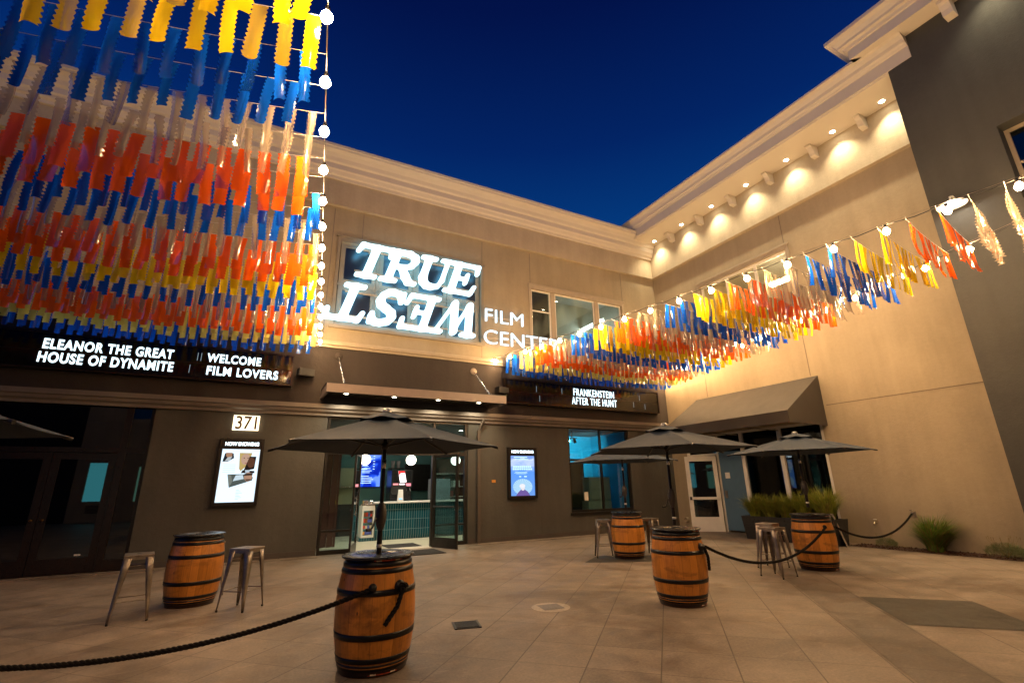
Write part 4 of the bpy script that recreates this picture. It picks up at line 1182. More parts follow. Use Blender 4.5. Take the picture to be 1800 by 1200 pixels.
# upper side window
fr = MB()
for a, b in ((7.65, 7.73), (8.72, 8.80), (9.80, 9.88), (10.82, 10.90)): fr.box(XB + 0.06, a, 6.25, XB + 0.13, b, 8.22)
fr.box(XB + 0.063, 7.73, 8.14, XB + 0.127, 10.82, 8.22); fr.box(XB + 0.063, 7.73, 6.25, XB + 0.127, 10.82, 6.33)
f_ = B_(fr, "window", M_WHT)
pb = MB(); pb.box(XB + 0.09, 7.73, 6.33, XB + 0.10, 10.82, 8.14); p = pb.build("pane", glass("warm pane", (0.9, 0.84, 0.72), 0.02, 0.5)); p.parent = f_
mb = MB()
mb.box(XB - 0.035, 7.55, 8.22, XB - 0.001, 11.0, 8.34); mb.box(XB - 0.06, 7.52, 8.34, XB - 0.001, 11.03, 8.40)
mb.box(XB - 0.035, 7.55, 6.25, XB - 0.001, 7.65, 8.22); mb.box(XB - 0.035, 10.9, 6.25, XB - 0.001, 11.0, 8.22)
mb.box(XB - 0.07, 7.52, 6.15, XB - 0.001, 11.03, 6.25)
B_(mb, "window_trim", M_TRIM)
tube_lamp((14.6, 8.15, 7.75), (14.6, 9.0, 7.75), 0.07, "glowing white tube lamp inside the side building's upper window", 110, (1.0, 0.86, 0.62))
# control joints on the side wall
M_JNS = paint("side joint", (0.17, 0.13, 0.09), 0.8)
for a, b, c, d in ((7.65, 7.67, 4.3, 6.14), (11.19, 11.21, 4.3, 6.14), (7.65, 7.67, 8.41, 9.37), (YT, 7.40, 3.43, 3.45)):
    mb = MB(); mb.box(XB - 0.006, a, c, XB - 0.001, b, d)
    B_(mb, "control_joint", M_JNS)
# storefront
mb = MB()
for a, b in ((12.34, 12.42), (11.12, 11.20), (10.14, 10.26), (8.86, 8.98), (7.62, 7.70)):
    mb.box(XB + 0.02, a, 0.0, XB + 0.13, b, 3.05)
for a, b in ((11.20, 12.34), (10.26, 11.12), (8.98, 10.14), (7.70, 8.86)):
    mb.box(XB + 0.024, a, 2.98, XB + 0.126, b, 3.05)
    if a in (8.98, 7.70): mb.box(XB + 0.024, a, 0.0, XB + 0.126, b, 0.12)
    if a != 10.26: mb.box(XB + 0.024, a, 2.37, XB + 0.126, b, 2.43) if a == 11.20 else None
sf2 = B_(mb, "storefront_frame", M_WHT)
for a, b, c, d in ((8.98, 10.14, 0.12, 2.98), (7.70, 8.86, 0.12, 2.98), (11.20, 12.34, 2.43, 2.98), (10.26, 11.12, 2.45, 2.98)):
    pb = MB(); pb.box(XB + 0.07, a, c, XB + 0.08, b, d); p = pb.build("pane", M_DGLASS); p.parent = sf2
mb = MB(); mb.box(XB + 0.03, 10.262, 0.06, XB + 0.12, 11.118, 2.445); bp = B_(mb, "blue_panel", paint("blue panel", (0.070, 0.135, 0.205), 0.5, 0, 0.05))
mb = MB(); mb.bbox(XB + 0.0, 10.78, 1.62, XB + 0.028, 10.94, 1.80, 0.004); k_ = mb.build("keypad", M_WHT); k_.parent = bp
mb = MB(); mb.bbox(XB + 0.0, 10.96, 1.02, XB + 0.028, 11.04, 1.25, 0.004); k_ = mb.build("door_latch", M_GUN); k_.parent = bp
d = leaf(sb, M_WHT, 0.98, 2.34, 0.13, 0.45, mid=None, name="door", glassm=M_DGLASS, top=0.16)
d.location = (13.44 - XB, 11.16 - 4.0, 0.0); d.rotation_euler = (0, 0, R(134))
mb = MB(); mb.bbox(0.05, 0.03, 0.98, 0.93, 0.085, 1.06, 0.012); h = mb.build("push_bar", M_WHT); h.parent = d
mb = MB(); mb.bbox(0.88, 0.024, 0.97, 0.95, 0.09, 1.07, 0.01); h = mb.build("bar_end", M_BLK); h.parent = h.parent = d
# awning
aw = thing("awning", "dark brown wedge-shaped canvas awning over the side building's storefront", "awning", (XB, 7.47, 2.9))
AL = 4.22; AP = 1.64
mb = MB()
v = [(-0.002, 0, 1.37), (-0.002, AL, 1.37), (-AP, AL, 0.33), (-AP, 0, 0.33), (-AP, AL, 0.03), (-AP, 0, 0.03), (-0.002, 0, 0.0), (-0.002, AL, 0.0)]
mb.add(v, [(0, 1, 2, 3), (3, 2, 4, 5), (0, 3, 5, 6), (1, 7, 4, 2)])
aw_c = mb.build("awning_canvas", M_AWN, aw)
sm_ = aw_c.modifiers.new("thickness", "SOLIDIFY"); sm_.thickness = 0.012
mb = MB()
for k in range(4):
    y = 0.02 + k * (AL - 0.04) / 3
    mb.tube([(-0.03, y, 1.33), (-AP + 0.03, y, 0.31), (-AP + 0.03, y, 0.05), (-0.03, y, 0.02)], 0.014, 6)
mb.tube([(-AP + 0.03, 0.02, 0.31), (-AP + 0.03, AL - 0.02, 0.31)], 0.014, 6)
mb.build("awning_frame", M_GUN, aw)
# small wall fittings
t = thing("hose_tap", "small brass hose tap sticking out of the beige wall above the shrubs", "tap", (XB - 0.001, 6.80, 0.53))
mb = MB(); mb.tube([(0, 0, 0), (-0.09, 0, 0), (-0.13, 0, -0.05)], 0.018, 8); mb.build("spout", paint("brass2", (0.65, 0.55, 0.4), 0.35, 1.0), t)
mb = MB(); mb.lathe([(0.0, 0.01), (0.035, 0.008), (0.035, -0.004), (0, -0.006)], 12, M=Matrix.Translation((-0.07, 0, 0.05))); mb.build("tap_wheel", M_WHT, t)
t = thing("wall_vent", "short round vent pipe low on the pier left of the white door", "vent", (XB - 0.001, 12.72, 0.29))
mb = MB(); mb.lathe([(0.085, 0.0), (0.085, 0.10), (0.07, 0.10), (0.07, 0.01), (0, 0.01)], 18, M=Matrix.Rotation(R(-90), 4, "Y")); mb.build("vent_pipe", M_SIDE, t)
# barn lamp on the tower
t = thing("wall_lamp", "bright white saucer lamp reaching out from the dark tower wall", "wall lamp", (XT, 3.30, 6.9))
mb = MB(); mb.tube([(0, 0, 0.05), (-0.22, 0, 0.12), (-0.36, 0, 0.06), (-0.38, 0, -0.04)], 0.018, 8); mb.lathe([(0.07, 0), (0.07, 0.03), (0, 0.035)], 14, M=Matrix.Translation((0, 0, 0.05)) @ Matrix.Rotation(R(-90), 4, "Y")); mb.build("lamp_arm", M_WHT, t)
mb = MB(); mb.lathe([(0.0, 0.02), (0.05, 0.015), (0.12, -0.03), (0.24, -0.075), (0.25, -0.095), (0.235, -0.09), (0.10, -0.05), (0, -0.03)], 28, M=Matrix.Translation((-0.38, 0, -0.04))); mb.build("lamp_shade", W("lamp white", (0.8, 0.78, 0.72), 0.35), t)
mb = MB(); mb.lathe([(0.0, -0.04), (0.035, -0.055), (0.05, -0.09), (0.035, -0.125), (0, -0.135)], 14, M=Matrix.Translation((-0.38, 0, -0.04))); mb.build("lamp_bulb", emit("barn bulb", (1.0, 0.9, 0.74), 170), t)

# ------------------------------------------------------------------ building across the courtyard (seen in the dark glass)
opp = thing("opposite_building", "plain beige building across the courtyard with a lit turquoise blind, seen in reflections", "building", (0, -9.2, 0))
def O_(mb, name, mat):
    o = mb.build(name, mat); o.parent = opp; o.matrix_parent_inverse = Matrix.Translation(-Vector(opp.location)); return o
mb = MB(); mb.box(-40, -9.6, 0.0, -8.62, -9.0, 14.0); O_(mb, "sky_block", paint("sky block", (0.010, 0.010, 0.010), 0.8))  # added black slab, blocks the sky from the glass reflections
O_(wall_mesh("y", -9.22, 0.22, -8.6, 12.2, 0.0, 8.0, [(-8.05, -6.98, 1.1, 3.16), (-5.80, -4.7, 1.05, 2.95), (-6.6, -5.4, 5.7, 6.6)]), "wall", M_UP)
mb = MB(); mb.box(-8.05, -9.15, 1.1, -6.98, -9.14, 3.16); O_(mb, "window_blind", emit("teal blind", (0.10, 0.55, 0.62), 1.6))
mb = MB(); mb.box(-5.80, -9.15, 1.05, -4.7, -9.14, 2.95); O_(mb, "window_blind", emit("teal blind b", (0.22, 0.50, 0.36), 0.9))
mb = MB()
for k in range(6): mb.box(-7.8, -9.0, 0.48 + k * 0.07, -7.15, -8.98, 0.52 + k * 0.07)
O_(mb, "vent_grille", M_BLK)
mb = MB(); mb.box(-6.6, -9.15, 5.7, -5.4, -9.14, 6.6); O_(mb, "upper_pane", M_DGLASS)
mb = MB(); mb.box(-8.6, -9.1, 8.0, 12.2, -8.7, 8.4); O_(mb, "cornice", M_CORN)
# ------------------------------------------------------------------ overhead cables with bulbs
def V3(*a): return Vector(a)
def cable_pt(c, t):
    a, b, sag = c
    p = a.lerp(b, t)
    return V3(p.x, p.y, p.z - sag * 4 * t * (1 - t))
ZC = 5.34
bulb_me = None
def bulb_proto():
    mb = MB(); mb.lathe([(0, -0.098), (0.030, -0.090), (0.047, -0.058), (0.048, -0.040), (0.034, -0.010), (0.016, 0.012), (0, 0.012)], 12)
    sb_ = MB(); sb_.lathe([(0, 0.012), (0.018, 0.012), (0.02, 0.02), (0.02, 0.06), (0.012, 0.065), (0, 0.066)], 10)
    return mb.mesh("bulb", M_BULB), sb_.mesh("socket", M_BLK)
BULB_ME, SOCK_ME = bulb_proto()
def string_light(a, b, sag, spacing, first, label, droop=0.03, last=0.62):
    c = (V3(*a), V3(*b), sag)
    L = (c[1] - c[0]).length
    t = thing("string_light", label, "string lights", a, 0, "festoon bulbs strung over the plaza")
    n = int(L / spacing)
    pts = []
    for k in range(n * 4 + 1):
        u = (first + k * spacing / 4) / L
        if u > 1: break
        p = cable_pt(c, u)
        p.z -= droop * (0.5 - 0.5 * math.cos(2 * PI * k / 4))
        pts.append(p - c[0])
    pts = [V3(0, 0, 0)] + pts + [c[1] - c[0]]
    mb = MB(); mb.tube(pts, 0.0075, 6); mb.build("cable", M_BLK, t)
    q = [cable_pt(c, k / 24) + V3(0, 0, 0.022) - c[0] for k in range(25)]
    mb = MB(); mb.tube(q, 0.003, 5); mb.build("guy_wire", M_GUN, t)
    for k in range(n + 1):
        u = (first + k * spacing) / L
        if u > last: break
        p = cable_pt(c, u) - c[0] + V3(0, 0, -0.066)
        o = bpy.data.objects.new("bulb", BULB_ME); o.location = p; link(o, t)
        s_ = bpy.data.objects.new("socket", SOCK_ME); s_.parent = o; link(s_) if False else COL.objects.link(s_)
    return c
CL = string_light((1.20, 13.085, ZC), (-1.28, -9.0, ZC), 0.06, 0.70, 0.06, "string of warm bulbs along the right edge of the left pennant canopy")
CR = string_light((6.30, 13.085, ZC), (10.42, -9.0, ZC), 0.10, 0.72, 0.10, "string of warm bulbs from above the short letter board, along the right canopy's left edge")
CD_ = string_light((13.30, 13.085, ZC), (6.95, -9.0, ZC), 0.02, 0.74, 0.30, "string of warm bulbs starting at the building corner, along the right canopy's far edge")
CM = (V3(-5.6, 13.085, ZC), V3(-4.0, -9.0, ZC), 0.06)
mb = MB(); mb.tube([cable_pt(CM, k / 24) - CM[0] for k in range(25)], 0.006, 6)
tag(mb.build("support_wire", M_GUN, None, CM[0]), "bare wire holding the outer ends of the left pennant canopy", "wire")

# ------------------------------------------------------------------ pennant garlands
def pennant_mesh(seed, L, Wd, arch=0.0):
    rn = random.Random(seed)
    ny = 44; nx = 5
    period = L / 11.5
    curl = rn.uniform(-0.4, 0.4); bow = rn.uniform(-0.05, 0.05); tw = rn.choice([rn.uniform(-0.12, 0.12), rn.uniform(-0.12, 0.12), rn.uniform(-0.45, 0.45)]); side = rn.uniform(-0.008, 0.008)
    ph = rn.uniform(0, 1)
    arch *= rn.uniform(0.5, 1.2) * rn.choice([-1, 1])
    vs = []; fs = []
    for j in range(ny + 1):
        v = j / ny
        z = -0.006 - v * L
        saw = abs(((v * L / period + ph) % 1.0) * 2 - 1)
        hw = Wd / 2 - 0.017 * (1 - min(1, saw * 1.25)) - 0.0
        saw2 = abs(((v * L / period + ph + 0.5) % 1.0) * 2 - 1)
        hw2 = Wd / 2 - 0.017 * (1 - min(1, saw2 * 1.25))
        for i in range(nx + 1):
            u = i / nx * 2 - 1
            x = u * (hw if u < 0 else hw2)
            k = curl * v
            yy = bow * math.sin(v * PI * 0.9) + k * (x * x) * 18 * v + arch * x * x * min(1.0, 0.25 + v * 2.2)
            x *= 1 - 0.22 * min(1.0, abs(arch) / 22) * min(1.0, v * 2.2)
            a = tw * v * v
            vs.append((x * math.cos(a) - yy * math.sin(a) * 0.3 + side * v * v, yy * math.cos(a) + x * math.sin(a), z))
    for j in range(ny):
        for i in range(nx):
            a = j * (nx + 1) + i
            fs.append((a, a + 1, a + nx + 2, a + nx + 1))
    mb = MB(); mb.add(vs, fs, 0, True)
    return mb
PW = {"yellow": (0.122, 3), "pale yellow": (0.122, 3), "blue": (0.108, 9), "orange": (0.142, 2), "clear": (0.098, 18)}
PEN = {}
for cname, m_ in FILMS.items():
    PEN[cname] = [pennant_mesh(100 + k, random.uniform(0.51, 0.56), PW[cname][0] * random.uniform(0.95, 1.05), PW[cname][1]).mesh("pennant", m_) for k in range(8)]
PENW = {}
for cname, m_ in FILMS.items():
    PENW[cname] = [pennant_mesh(300 + k, random.uniform(0.50, 0.55), random.uniform(0.122, 0.136), PW[cname][1] * 0.6).mesh("pennant", m_) for k in range(8)]
ORD = ["first", "second", "third", "fourth", "fifth", "sixth", "seventh", "eighth", "ninth", "tenth"]
def ordinal(k):
    if k < 10: return ORD[k]
    n = k + 1
    return str(n) + ({1: "st", 2: "nd", 3: "rd"}.get(n % 10, "th") if n not in (11, 12, 13) else "th")
def garland(a, b, sag, colour, label, group, rn, pens=None, pitch=0.198):
    a, b = V3(*a), V3(*b)
    L = (b - a).length
    d = (b - a) / L
    ang = math.atan2(d.y, d.x)
    t = thing("pennant_garland", label, "garland", a, ang, group)
    P = lambda u: V3(u * L, 0, (b.z - a.z) * u - sag * 4 * u * (1 - u))
    mb = MB(); mb.tube([P(k / 20) for k in range(21)], 0.0028, 5)
    mb.tube([P(0), P(0) + V3(-0.03, 0.0, 0.045)], 0.004, 5)
    mb.build("cord", M_CORDW, t)
    n = int((L - 0.12) / pitch)
    off = rn.uniform(0.06, 0.17)
    for k in range(n + 1):
        u = (off + k * pitch) / L
        if u > 0.985: break
        o = bpy.data.objects.new("pennant", rn.choice((pens or PEN)[colour]))
        p = P(u)
        o.location = p
        sl = math.atan2(P(min(1, u + 0.01)).z - P(u - 0.01).z, 0.02 * L)
        o.rotation_euler = (rn.gauss(0, 0.04), rn.gauss(0.0, 0.025) - sl * 0.5, rn.gauss(0, 0.07) + (PI if rn.random() < 0.5 else 0))
        link(o, t)
    return t
M_CORDW = paint("cord white", (0.55, 0.5, 0.45), 0.6)
rn = random.Random(11)
per = ["blue", "blue", "yellow", "yellow", "orange", "orange", "clear", "clear"]
seqL = per + per + ["blue", "blue", "orange", "orange", "clear", "clear", "blue", "blue", "yellow", "yellow", "yellow"]
if len(seqL) < 27: seqL.append("yellow")
Ltot = (CL[1] - CL[0]).length
pale = {2: "pale yellow", 3: "pale yellow"}
for k, c in enumerate(seqL):
    y = 12.45 - 0.379 * k
    u = (13.085 - y) / (13.085 + 9.0)
    a = cable_pt(CL, u); a.z -= 0.035
    y2 = 12.5 - 0.340 * k
    b = cable_pt(CM, (13.085 - y2) / (13.085 + 9.0)); b.z -= 0.035
    c2 = pale.get(k, c)
    nm_ = "clear white" if c == "clear" else c2
    garland(b, a, 0.13 + rn.uniform(-0.02, 0.02), c2, "%s pennant garland in the left canopy, %s row out from the cinema wall" % (nm_, ordinal(k)), "pennant garlands of the left canopy", rn)
for k in range(32):
    y = 12.55 - 0.3475 * k
    c = per[k % 8]
    a = cable_pt(CR, (13.085 - y) / (13.085 + 9.0)); a.z -= 0.035
    y2 = 12.6 - 0.338 * k
    b = cable_pt(CD_, (13.085 - y2) / (13.085 + 9.0)); b.z -= 0.035
    c2 = pale.get(k, c)
    nm_ = "clear white" if c == "clear" else c2
    garland(a, b, 0.03 + 0.008 * (b - a).length, c2, "%s pennant garland in the right canopy, %s row out from the cinema wall" % (nm_, ordinal(k)), "pennant garlands of the right canopy", rn, PENW, 0.172)

# ------------------------------------------------------------------ barrels
M_CHIME = paint("chime dark", (0.030, 0.009, 0.004), 0.32, 0, 0.4, 14)
def barrel_r(z):
    return 0.288 + 0.064 * (1 - ((z - 0.45) / 0.45) ** 2)
def make_barrel():
    t = thing("barrel_table", "x", "barrel")
    mb = MB()
    prof = [(0.0, 0.03), (barrel_r(0) - 0.03, 0.03), (barrel_r(0) - 0.025, 0.0)] + [(barrel_r(z / 24 * 0.895), z / 24 * 0.895) for z in range(25)] + [(barrel_r(0.895) - 0.022, 0.895), (barrel_r(.9) - 0.03, 0.87), (0.0, 0.87)]
    mb.lathe(prof, 44)
    mb.build("staves", M_OAK, t)
    mb = MB(); mb.lathe([(barrel_r(0.887) + 0.001, 0.8865), (barrel_r(0.893) + 0.002, 0.8965), (barrel_r(.9) - 0.03, 0.8975)], 44); mb.build("chime", M_CHIME, t); mb = MB(); mb.lathe([(barrel_r(0.0) - 0.01, 0.001), (barrel_r(0.0) + 0.003, 0.004), (barrel_r(0.047) + 0.002, 0.0475)], 44); mb.build("chime", M_CHIME, t)
    for z0, z1 in ((0.838, 0.886), (0.786, 0.828), (0.616, 0.664), (0.280, 0.330), (0.106, 0.148), (0.048, 0.096)):
        mb = MB()
        r0, r1 = barrel_r(z0) + 0.0045, barrel_r(z1) + 0.0045
        mb.lathe([(r0 - 0.008, z0), (r0, z0 + 0.001), (r0 + 0.0005, (z0 + z1) / 2), (r1, z1 - 0.001), (r1 - 0.008, z1)], 44)
        for a in (0.0, 0.10):
            for dz in (0.3, 0.7):
                mb.lathe([(0.0, 0.004), (0.004, 0.003), (0.006, 0.0)], 8, M=Matrix.Rotation(a - 1.9, 4, "Z") @ Matrix.Translation(((r0 + r1) / 2, 0, z0 + (z1 - z0) * dz)) @ Matrix.Rotation(R(90), 4, "Y"))
        mb.build("hoop", M_HOOP, t)
    mb = MB(); mb.lathe([(0.0, 0.900), (0.318, 0.900), (0.326, 0.904), (0.328, 0.912), (0.324, 0.921), (0.316, 0.923), (0.02, 0.923), (0.02, 0.921), (0, 0.921)], 48)
    mb.build("table_top", M_TOPD, t)
    return t
def ring_tape(par, z0, z1, a0, a1, r, mat, name):
    mb = MB(); n = 12
    vs = []
    for k in range(n + 1):
        a = a0 + (a1 - a0) * k / n
        for z in (z0, z1): vs.append((r * math.cos(a), r * math.sin(a), z))
    mb.add(vs, [(2 * k, 2 * k + 2, 2 * k + 3, 2 * k + 1) for k in range(n)])
    return mb.build(name, mat, par)
def tapes(t, ang):
    for z in (0.884, 0.022):
        r = barrel_r(z) + 0.002
        ring_tape(t, z - 0.003, z + 0.011, ang - 0.36, ang + 0.52, r, M_TAPE_R, "reflective_tape")
        for da in (-0.22, 0.36):
            ring_tape(t, z - 0.002, z + 0.010, ang + da - 0.08, ang + da + 0.08, r + 0.0015, M_TAPE_W, "tape_patch")
def rope_socket(t, a, z, big=False):
    M = Matrix.Rotation(a, 4, "Z") @ Matrix.Translation((barrel_r(z), 0, z)) @ Matrix.Rotation(R(90), 4, "Y")
    s = 1.5 if big else 1.0
    mb = MB(); mb.lathe([(0, 0.035 * s), (0.02 * s, 0.033 * s), (0.028 * s, 0.015), (0.034 * s, 0.012), (0.036 * s, -0.004)], 16, M=M)
    return mb.build("rope_socket", M_HOOP, t)
b0 = make_barrel()
BAR = [((1.15, 4.90), 2.4, "nearest oak barrel table, front centre, with a parasol and a loose rope end"),
       ((5.20, 5.14), 0.6, "oak barrel table with parasol in front of the white door, roped to its right neighbour"),
       ((7.36, 8.66), 4.0, "farthest oak barrel table, by the turquoise window, between two stools"),
       ((9.14, 5.70), 1.3, "rightmost oak barrel table, in front of the planter and roped to the beige wall"),
       ((-0.55, 8.74), 5.2, "oak barrel table without a parasol, between two stools near the dark storefront")]
barrels = []
for i, ((x, y), rz, lab) in enumerate(BAR):
    o = b0 if i == 0 else copy_tree(b0)
    o.location = (x, y, 0); o.rotation_euler = (0, 0, rz)
    o["label"] = lab; o["group"] = "wine barrel tables on the plaza"
    barrels.append(o)
def loc_ang(o, wa): return wa - o.rotation_euler.z
cam_a = lambda x, y: math.atan2(-y, -x)
tapes(barrels[0], loc_ang(barrels[0], cam_a(1.15, 4.9) + 0.25))
tapes(barrels[1], loc_ang(barrels[1], cam_a(5.2, 5.1) + 1.15))
tapes(barrels[3], loc_ang(barrels[3], cam_a(9.1, 5.7) + 1.25))

def rope(pts, label, r=0.019, name="rope", strands=3, pitch=0.11):
    P = [Vector(p) for p in pts]
    # resample
    seg_ = [(P[i + 1] - P[i]).length for i in range(len(P) - 1)]
    tot = sum(seg_)
    n = max(24, int(tot / 0.012))
    out_ = []
    i = 0; acc = 0
    for k in range(n + 1):
        s = tot * k / n
        while i < len(seg_) - 1 and s > acc + seg_[i]:
            acc += seg_[i]; i += 1
        out_.append(P[i].lerp(P[i + 1], min(1, (s - acc) / max(seg_[i], 1e-6))))
    base = out_[0]
    mb = MB()
    up0 = None
    for q in range(strands):
        pp = []
        up = None
        for k, p in enumerate(out_):
            d = (out_[min(k + 1, n)] - out_[max(k - 1, 0)]).normalized()
            if up is None: up = d.orthogonal().normalized()
            else: up = (up - d * up.dot(d)).normalized()
            s = d.cross(up)
            a = 2 * PI * (q / strands + tot * k / n / pitch)
            pp.append(p - base + (up * math.cos(a) + s * math.sin(a)) * r * 0.52)
        mb.tube(pp, r * 0.60, 6)
    o = mb.build(name, M_ROPE, None, base)
    tag(o, label, "rope", "black barrier ropes on the barrels")
    return o
def caten(a, b, sag, n=40):
    a, b = Vector(a), Vector(b)
    return [a.lerp(b, k / n) - Vector((0, 0, sag * 4 * (k / n) * (1 - k / n))) for k in range(n + 1)]
def on_barrel(o, wa, z, out_=0.0):
    r = barrel_r(z) + out_
    return (o.location.x + r * math.cos(wa), o.location.y + r * math.sin(wa), z)
ca = cam_a(1.15, 4.9)
# front barrel: rope going left, and a knotted socket with a hanging end
rope_socket(barrels[0], loc_ang(barrels[0], ca - 0.10), 0.685)
rope_socket(barrels[0], loc_ang(barrels[0], ca + 0.62), 0.675, True)
p0 = on_barrel(barrels[0], ca - 0.10, 0.685, 0.035)
rope(caten(p0, (-3.3, 5.6, 0.78), 0.41), "long thick black rope sagging from the nearest barrel to the left")
pa = Vector(on_barrel(barrels[0], ca + 0.62, 0.67, 0.05)); pb_ = Vector(on_barrel(barrels[0], ca + 0.22, 0.40, 0.024)); pm = Vector(on_barrel(barrels[0], ca + 0.50, 0.53, 0.028))
loop = [pa + Vector((0.03 * math.cos(k * 0.7), 0.0, 0.03 * math.sin(k * 0.7))) for k in range(8)]
rope(loop + [pa, pm, pb_], "short loose rope end hanging on the front of the nearest barrel")
# middle to right barrel
c1 = cam_a(5.2, 5.14)
rope_socket(barrels[1], loc_ang(barrels[1], c1 + 1.05), 0.70, True)
pa = Vector(on_barrel(barrels[1], c1 + 1.05, 0.70, 0.05)); pb_ = Vector(on_barrel(barrels[1], c1 + 1.28, 0.42, 0.03)); pm = Vector(on_barrel(barrels[1], c1 + 1.25, 0.58, 0.04))
rope([pa + Vector((0.02 * math.cos(k * 0.7), 0.02, 0.02 * math.sin(k * 0.7))) for k in range(8)] + [pa, pm, pb_], "short loose rope end hanging on the barrel before the white door")
c3 = cam_a(9.14, 5.7)
rope_socket(barrels[3], loc_ang(barrels[3], c3 + 0.62), 0.72)
rope_socket(barrels[3], loc_ang(barrels[3], c3 + 1.75), 0.70)
rope(caten(on_barrel(barrels[1], c1 + 1.30, 0.70, 0.03), on_barrel(barrels[3], c3 + 0.62, 0.72, 0.03), 0.36), "black rope sagging between the two roped barrels on the right")
rope(caten(on_barrel(barrels[3], c3 + 1.75, 0.70, 0.03), (13.42, 6.0, 0.74), 0.32), "black rope sagging from the rightmost barrel to the wall hook")
t = thing("wall_hook", "dark rope hook fixed to the beige wall beside the big grass tuft", "hook", (13.499, 6.0, 0.72))
mb = MB(); mb.bbox(-0.02, -0.05, -0.05, -0.001, 0.05, 0.06, 0.004); mb.build("hook_plate", M_GUN, t)
mb = MB(); mb.tube([(-0.02, 0, 0.03), (-0.09, 0, 0.05), (-0.10, 0, 0.0), (-0.06, 0, -0.02)], 0.012, 8); mb.lathe([(0, 0.012), (0.03, 0.01), (0.03, -0.01), (0, -0.012)], 12, M=Matrix.Translation((-0.08, 0.0, 0.09))); mb.build("hook_arm", M_STEEL, t)

# ------------------------------------------------------------------ parasols
def make_umbrella(Rr=1.13, drop=0.30):
    t = thing("parasol", "x", "parasol")
    top = 2.22; rim = top - drop
    nseg = 8
    # canopy: six gores, slightly hollow between the ribs
    mb = MB(); vs = []; fs = []
    nr = 8
    r_in = 0.05
    for j in range(nr + 1):
        f = j / nr
        r = r_in + (Rr - r_in) * f
        z = top - drop * (f ** 1.08)
        for k in range(6):
            a0, a1 = k * PI / 3, (k + 1) * PI / 3
            p0 = Vector((r * math.cos(a0), r * math.sin(a0), z)); p1 = Vector((r * math.cos(a1), r * math.sin(a1), z))
            for s in range(nseg):
                u = s / nseg
                p = p0.lerp(p1, u)
                w_ = 4 * u * (1 - u)
                pull = 1 - 0.05 * w_ * f
                vs.append((p.x * pull, p.y * pull, p.z + (-0.022 * w_ * math.sin(PI * f))))
    m = 6 * nseg
    for j in range(nr):
        for k in range(m):
            k2 = (k + 1) % m
            fs.append((j * m + k, j * m + k2, (j + 1) * m + k2, (j + 1) * m + k))
    mb.add(vs, fs, 0, False)
    cn = mb.build("canopy", M_FAB, t)
    sl = cn.modifiers.new("cloth", "SOLIDIFY"); sl.thickness = 0.004
    # vent flap
    mb = MB(); vs = []; fs = []
    for j in range(4):
        f = j / 3
        r = 0.03 + 0.24 * f
        for k in range(12):
            a = k * PI / 6
            wv = 0
            vs.append((r * math.cos(a), r * math.sin(a), top + 0.045 - drop * ((r - 0.05) / (Rr - 0.05)) ** 1.08 * (1 if r > 0.05 else 0) - 0.03 * f + (0.022 if k % 2 else 0.0) * f if r > 0.05 else top + 0.05))
    for j in range(3):
        for k in range(12):
            k2 = (k + 1) % 12
            fs.append((j * 12 + k, j * 12 + k2, (j + 1) * 12 + k2, (j + 1) * 12 + k))
    mb.add(vs, fs); vn = mb.build("vent_flap", M_FAB, t)
    sl = vn.modifiers.new("cloth", "SOLIDIFY"); sl.thickness = 0.004
    mb = MB(); mb.lathe([(0.045, top + 0.05), (0.045, top + 0.066), (0.03, top + 0.085), (0.0, top + 0.092)], 16); mb.build("finial", paint("finial", (0.3, 0.3, 0.3), 0.3, 0.6), t)
    mb = MB(); mb.tube([(0, 0, 0.93), (0, 0, 1.30)], 0.024, 12); mb.tube([(0, 0, 1.30), (0, 0, top + 0.05)], 0.0195, 12)
    po = mb.build("pole", paint("pole bronze", (0.030, 0.024, 0.020), 0.32, 0.6), t)
    mb = MB(); mb.lathe([(0.0245, 1.00), (0.0255, 1.00), (0.0255, 1.03), (0.0245, 1.03)], 12); mb.build("pole_sticker", M_WHT, po)
    mb = MB(); mb.lathe([(0.0200, 1.72), (0.0215, 1.72), (0.0215, 1.80), (0.02, 1.80)], 12); mb.build("pole_collar", M_STEEL, po)
    mb = MB(); mb.lathe([(0.024, 1.15), (0.04, 1.19), (0.052, 1.25), (0.05, 1.33), (0.035, 1.38), (0.022, 1.40)], 16)
    cb = mb.build("crank_box", paint("crank", (0.05, 0.04, 0.033), 0.45), t)
    mb = MB(); mb.tube([(-0.04, 0, 1.26), (-0.075, 0, 1.26), (-0.11, 0, 1.18), (-0.14, 0, 1.165)], 0.009, 8); mb.tube([(-0.14, 0, 1.165), (-0.185, 0, 1.165)], 0.014, 8); mb.build("crank_handle", M_BLK, cb)
    mb = MB(); mb.lathe([(0.022, top - 0.32), (0.035, top - 0.31), (0.035, top - 0.26), (0.022, top - 0.25)], 14); mb.build("strut_slider", M_BLK, t); mb = MB(); mb.lathe([(0.022, top - 0.08), (0.04, top - 0.07), (0.04, top - 0.02), (0.022, top - 0.01)], 14); mb.build("rib_hub", M_BLK, t)
    for k in range(6):
        M = Matrix.Rotation(k * PI / 3, 4, "Z")
        def q(r): return top - drop * (((r - 0.05) / (Rr - 0.05)) ** 1.08 if r > 0.05 else 0) - 0.014
        mb = MB(); mb.tube([M @ Vector((r, 0, q(r))) for r in (0.04, 0.3, 0.6, 0.9, Rr - 0.02)], 0.009, 6)
        rb = mb.build("rib", M_BLK, t)
        mb = MB(); mb.tube([M @ Vector((0.03, 0, top - 0.285)), M @ Vector((0.60, 0, q(0.6) - 0.012))], 0.008, 6); mb.build("strut", M_BLK, rb)
        mb = MB(); mb.tube([M @ Vector((Rr - 0.04, 0, rim - 0.002)), M @ Vector((Rr + 0.015, 0, rim - 0.016))], 0.014, 8); mb.build("rib_tip", M_BLK, rb)
